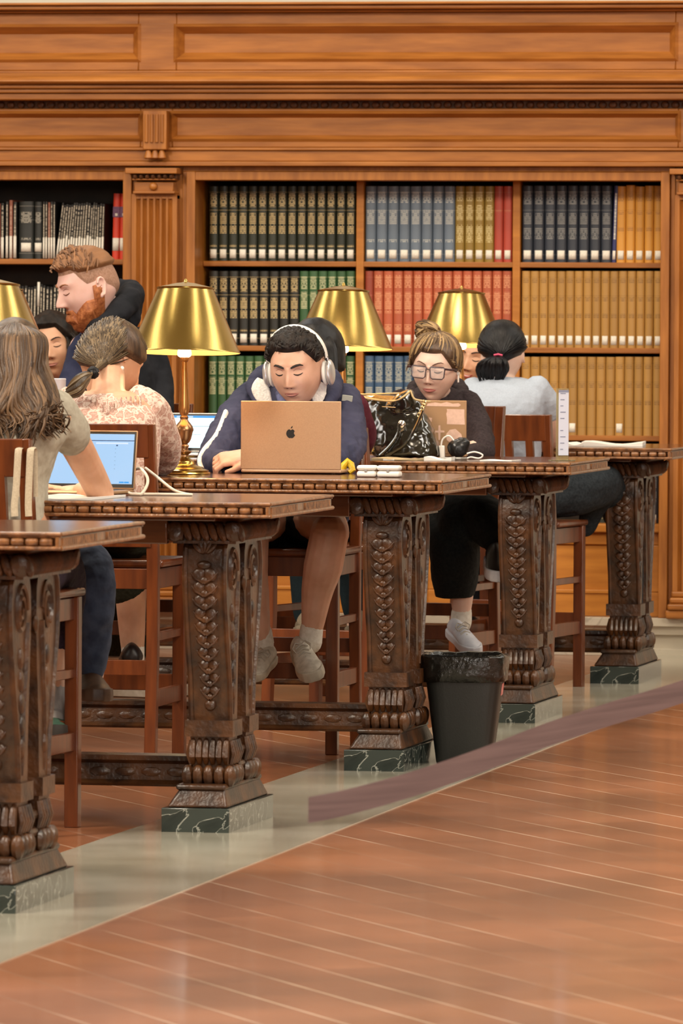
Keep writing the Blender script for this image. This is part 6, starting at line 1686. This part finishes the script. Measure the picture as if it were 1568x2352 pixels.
# papers and books on the farthest table
def sheet(x0, x1, Y, d, lab, h=.004, rz=0, z=H, mt=paperM, nm='paper', cat='paper', group=None, th=0):
    a, c = X3(x0, Y), X3(x1, Y); b = MB(); w_ = (c-a)/2
    n = 8; rg = []
    for i in range(n+1):
        x = -w_+2*w_*i/n; cu = h*(1+.6*sin(i/n*pi*2+1)) if th == 0 else h
        rg.append([(x, -d/2, .0006), (x, d/2, .0006), (x, d/2, cu+.0008), (x, -d/2, cu+.0008)])
    b.rings(rg); o = b.build(nm, mt); o.location = ((a+c)/2, Y, z); o.rotation_euler = (0, 0, rz); return tag(o, lab, cat, group)
sheet(1340, 1478, 25.05, .30, 'thick open white book lying at the right end of the farthest table', .010, R(6), nm='open_book', cat='book')
sheet(1304, 1352, 24.98, .2, 'small stack of white papers left of the open book on the farthest table', .008, R(-4))
sheet(880, 905, 22.35, .12, 'white slip of paper under the black handbag strap', .002, R(10))
sheet(868, 975, 22.42, .20, 'beige paper folder under the black handbag', .004, R(-3), mt=mat('kraft_folder', (.50, .40, .24), None, rough=.8), nm='folder', cat='folder')
sheet(978, 1040, 22.36, .12, 'crumpled white receipt in front of the dark pouch', .008, R(4))
sheet(1112, 1186, 22.38, .12, 'flat white sheet lying between the pouch and the sign holder', .002, R(-6))
b = MB(); b.box(-.040, .040, -.035, .035, 0, .009); o = b.build('phone', mat('grey_phone', (.30, .29, .27), None, rough=.3, metal=.4), mods=[bevel(.0035, 3)]); o.location = (X3(1040, 22.46), 22.46, H); o.rotation_euler = (0, 0, R(-8)); tag(o, 'grey phone lying flat under the dark pouch', 'phone')
# dark sunglasses pouch
root = empty('pouch', (X3(1052, 22.62), 22.62, H), 0, 'small glossy black pouch standing before the stickered laptop', 'pouch')
pat = mat('black_patent_leather', (.008, .007, .006), (.020, .017, .010), scale=8, rough=.14, coat=.8, bump=.35, bscale=7, dist=.03)
b = MB(); b.ball((0, 0, .036), (.038, .028, .034), 24, 16, Matrix.Rotation(-.3, 3, 'Y')); b.ball((.014, 0, .050), (.026, .022, .026), 20, 14); b.build('pouch_body', mat('black_satin', (.010, .010, .011), None, rough=.3, bump=.5, bscale=30), root, mods=[remesh(.004, 2), wrinkle(.010, .03)])
b = MB(); b.tube(curve_pts([Vector((-.012, -.01, .060)), Vector((-.030, -.012, .078)), Vector((-.052, -.012, .066)), Vector((-.058, -.012, .036))], 14), .003, 8); b.build('strap_loop', white, root)
b = MB(); b.frus((-.062, -.044, -.014, .0), 0.001, (-.066, -.046, -.014, .0), .045); b.build('lip_balm', white, root, mods=[bevel(.003)])
b = MB(); pts = curve_pts([at(x, y, 22.55) for x, y in ((1072, 1042), (1090, 1038), (1108, 1045), (1100, 1053), (1080, 1050), (1070, 1056))], 20)
for p in pts: p.z = max(p.z, H+.004)
b.tube(pts, .0028, 8); tag(b.build('earphone_cable', white), 'short coiled white cable right of the black pouch', 'cable')
# white charging cable looping over the second table
b = MB(); pts = curve_pts([at(x, y, Y) for x, y, Y in ((296, 1132, 17.86), (318, 1140, 17.80), (336, 1118, 17.82), (338, 1096, 17.86), (322, 1076, 17.95), (308, 1080, 18.0))], 30)
for p in pts: p.z = max(p.z, H+.004)
b.tube(pts, .0042, 8); pts = curve_pts([at(x, y, Y) for x, y, Y in ((300, 1134, 17.86), (330, 1139, 17.84), (380, 1139, 17.84), (440, 1139, 17.84), (400, 1126, 17.9), (360, 1095, 18.0), (334, 1075, 18.05))], 40)
for p in pts: p.z = max(p.z, H+.004)
b.tube(pts, .0038, 8); tag(b.build('charging_cable', mat('cream_cable', (.74, .66, .54), None, rough=.4)), 'cream charging cable looping beside the girl\'s open laptop', 'cable')
sheet(95, 250, 17.52, .34, 'large white paper sheet on the second table under the girl\'s elbow', .004, R(-3))
# clutter on the fourth table behind the lamp
b = MB(); c = at(384, 1046, 22.6); b.lathe([(.024, 0), (.026, .004), (.034, .085), (.036, .088), (.034, .09), (.031, .088), (.024, .01)], n=28); o = b.build('paper_cup', paperM); o.location = (c.x+.015, 22.6, H); tag(o, 'white paper cup behind the large lamp base', 'cup')
root = empty('folder_stack', (X3(405, 22.84), 22.84, H), R(10), 'yellow and grey folders propped up behind the large lamp', 'folder')
b = MB(); b.box(-.055, .06, 0, .006, 0, .118, Matrix.Rotation(-.25, 4, 'X') @ Matrix.Rotation(.12, 4, 'Y')); b.build('yellow_folder', mat('yellow_card', (.72, .42, .04), None, rough=.6), root)
b = MB(); b.box(-.04, .065, .012, .016, 0, .135, Matrix.Rotation(-.25, 4, 'X') @ Matrix.Rotation(.10, 4, 'Y')); b.build('grey_folder', mat('grey_card', (.35, .34, .32), None, rough=.6), root)
b = MB(); v = [at(363, 1040, 22.55), at(392, 1040, 22.5), at(370, 935, 22.62), at(366, 960, 22.62)]
b.add(v+[p+Vector((0, .003, 0)) for p in v], [(0, 1, 2, 3), (7, 6, 5, 4), (0, 4, 5, 1), (1, 5, 6, 2), (2, 6, 7, 3), (3, 7, 4, 0)]); tag(b.build('paper_sheet', paperM, smooth=False), 'pointed white sheet standing beside the lace blouse shoulder', 'paper')
# disposable clear cup near the dark haired woman
o = MB().lathe([(.020, 0), (.022, .003), (.031, .105), (.033, .112), (.030, .113)], n=24).build('plastic_cup', mat('frosted_plastic', (.72, .68, .74), None, rough=.3, trans=.3)); c = at(126, 1000, 20.3); o.location = (c.x, 20.36, at(126, 905, 20.36).z); 
o.location.z = H; o.scale = (.62, .62, 2.55); tag(o, 'tall pale plastic cup beside the dark-haired face', 'cup')
# black patent handbag on the fourth table
def handbag():
    Y = 22.62; q = lambda x, y, d=0: at(x, y, Y+d)
    base = Vector((at(915, 1050, Y).x, Y, H)); root = empty('handbag', base, 0, 'large glossy black patent handbag slouching on the fourth table', 'handbag'); T_ = Matrix.Translation(-base)
    def put(b, nm, mt, par=None, **k): b.xf(T_); return b.build(nm, mt, par or root, **k)
    b = MB()
    rows = [(908, 826, 930, Y, .012), (918, 826, 962, Y, .030), (935, 832, 972, Y, .045), (960, 838, 985, Y, .056), (990, 845, 998, Y-.01, .066), (1020, 850, 1006, Y-.01, .074), (1044, 858, 1008, Y-.01, .078), (1049, 862, 1004, Y-.01, .070)]
    secs = []
    for (py, xl, xr, YY, hd_) in rows:
        a = at(xl, py, YY); c = at(xr, py, YY); z = max(a.z, H+.002); secs.append((Vector(((a.x+c.x)/2, YY, z)), (c.x-a.x)/2, hd_))
    b.loft(secs, 36, 2.6); limb_pts = [q(905, 940, -.03), q(930, 915, -.035), q(944, 898, -.03)]
    b.tube(limb_pts, [.03, .026, .008], 12); b.ball(q(930, 930, -.03), (.034, .03, .035), 14, 10)
    put(b, 'bag_body', pat, mods=[remesh(.005, 3), wrinkle(.020, .075)])
    b = MB(); b.tube(curve_pts([q(822, 910, -.03), q(860, 918, -.05), q(905, 921, -.055), q(928, 910, -.06), q(943, 897, -.05)], 18), .0034, 8); b.tube(curve_pts([q(824, 906, .02), q(870, 905, .03), q(925, 903, .03)], 10), .003, 8); b.tube(curve_pts([q(943, 897, -.05), q(950, 915, -.05), q(966, 920, -.04), q(988, 922, -.03)], 10), .0034, 8)
    pt_ = mat('tan_piping', (.60, .44, .22), None, rough=.3); put(b, 'piping', pt_)
    b = MB(); b.tube(curve_pts([q(975, 925, -.06), q(968, 950, -.075), q(950, 990, -.095), q(925, 1025, -.105), q(885, 1047, -.11)], 20), .0055, 8, flat=1.8); b.tube(curve_pts([q(918, 975, -.09), q(912, 1000, -.10), q(895, 1025, -.105), q(872, 1047, -.11)], 14), .006, 8, flat=1.8); b.tube(curve_pts([q(828, 915, -.05), q(820, 908, -.04), q(822, 900, -.02)], 8), .005, 8)
    put(b, 'strap', pat)
    b = MB()
    for k, (x, y) in enumerate(((972, 930), (969, 938), (966, 946), (962, 953), (964, 961), (974, 924))): b.tube([q(x+3.5*cos(t), y+5*sin(t), -.078) for t in [j*pi/5 for j in range(11)]], .0017, 6)
    put(b, 'chain_links', mat('gold', (.9, .7, .35), None, rough=.2, metal=1))
    b = MB(); b.ball(q(922, 975, -.085), (.014, .010, .016), 12, 8); put(b, 'clasp', mat('chrome', (.9, .88, .85), None, rough=.08, metal=1))
    b = MB(); b.tube([q(877, 934, -.058), q(908, 936, -.062)], .0016, 4); put(b, 'gilt_lettering', pt_)
handbag()
# two beige straps over the girl's stool
for nm, pts, lab in ((0, ((42, 1036), (40, 1070), (37, 1120), (33, 1160), (34, 1186)), 'left of two beige bag straps hanging over the dark stool back'), (1, ((70, 1036), (68, 1070), (66, 1120), (65, 1160), (66, 1186)), 'right of two beige bag straps hanging over the dark stool back')):
    Yb = 17.103; ps = [at(x, y, Yb-.0005*i) for i, (x, y) in enumerate(pts)]; top = ps[0]
    loop = [top+Vector((0, .046, -.12)), top+Vector((0, .042, -.03)), top+Vector((0, .034, .004)), top+Vector((0, .012, .006))]+ps
    b = MB(); b.tube(curve_pts(loop, 30), .0095, 8, flat=.35, up=(0, 1, 0)); b.f = b.f
    tag(b.build('bag_strap', mat('beige_webbing', (.50, .43, .31), (.42, .35, .25), scale=200, rough=.9)), lab, 'strap', 'beige straps on the girl\'s stool')
# waste bin with a black liner
def waste_bin():
    Y = 20.35; cx = at(1068, 1600, Y).x
    root = empty('waste_bin', (cx, Y, 0), R(6), 'tall black plastic waste bin lined with a black bag beside the third table', 'bin'); h = .328
    blk = mat('matt_black_plastic', (.010, .011, .010), None, rough=.45, bump=.1, bscale=200)
    b = MB()
    def ring(wx, wy, z, r=.3): return [Vector((wx*(abs(cos(t))**r)*(1 if cos(t) >= 0 else -1), wy*(abs(sin(t))**r)*(1 if sin(t) >= 0 else -1), z)) for t in [2*pi*(k+.5)/32 for k in range(32)]]
    b.rings([ring(.082, .085, 0), ring(.085, .088, .01), ring(.125, .120, h), ring(.128, .123, h), ring(.121, .116, h-.002), ring(.081, .083, .012)]); b.build('bin_body', blk, root, angle=40)
    b = MB(); rg = []
    for (wx, wy, z, am) in ((.126, .121, h-.075, .004), (.131, .126, h-.03, .006), (.134, .129, h+.006, .006), (.124, .119, h+.012, .006), (.105, .10, h-.02, .010), (.06, .06, h-.06, .008)):
        r_ = ring(wx, wy, z, .4); rg.append([p+Vector((noise.noise(p*30+Vector((0, 0, z*9)))*am, noise.noise(p*34)*am, noise.noise(p*26+Vector((3, 0, 0)))*am*1.6)) for p in r_])
    b.rings(rg, cap=False); b.build('bin_liner', mat('shiny_bin_liner', (.007, .007, .006), None, rough=.24, coat=.2, bump=.5, bscale=40, dist=.01), root, mods=[subsurf(1), wrinkle(.012, .03), solid(.001)])
    b = MB(); b.box(.1085, .1105, -.045, .03, .225, .262, Matrix.Rotation(0, 4, 'Y')); o = b.build('red_sticker', mat('faded_red_sticker', (.50, .09, .09), (.60, .25, .22), scale=60, rough=.5), root); o.rotation_euler = (0, R(-6.5)*-1, 0); o.location = (-.022, 0, .0)
waste_bin()
# sagging barrier belt in the foreground
def belt():
    b = MB(); n = 60; rg = []
    P0 = [(708, 1861, 13.4), (800, 1842, 13.5), (950, 1800, 13.75), (1100, 1748, 14.1), (1250, 1690, 14.5), (1400, 1640, 14.95), (1568, 1588, 15.4), (1760, 1515, 15.9)]
    cps = [at(x, y, Y) for x, y, Y in P0]; pts = curve_pts(cps, 56); hh = .0265
    for p in pts: rg.append([p+Vector((0, -.0012, -hh)), p+Vector((0, .0012, -hh)), p+Vector((0, .0012, hh)), p+Vector((0, -.0012, hh))])
    b.rings(rg); tag(b.build('barrier_belt', mat('grey_mauve_webbing', (.105, .068, .070), (.15, .10, .10), scale=9, stretch=(.2, .2, 12), rough=.7, bump=.3, bscale=60)), 'wide grey-purple barrier belt sagging across the floor in the foreground', 'belt')
belt()
# dark backpack on the farthest table
b = MB(); c = at(362, 960, 24.85); b.box(-.05, .05, -.06, .06, 0, at(362, 893, 24.85).z-H); o = b.build('backpack', mat('black_nylon', (.010, .010, .012), None, rough=.6, bump=.4, bscale=40), mods=[bevel(.02, 4)]); o.location = (c.x, 24.85, H); tag(o, 'black backpack just right of the standing man\'s back', 'backpack')
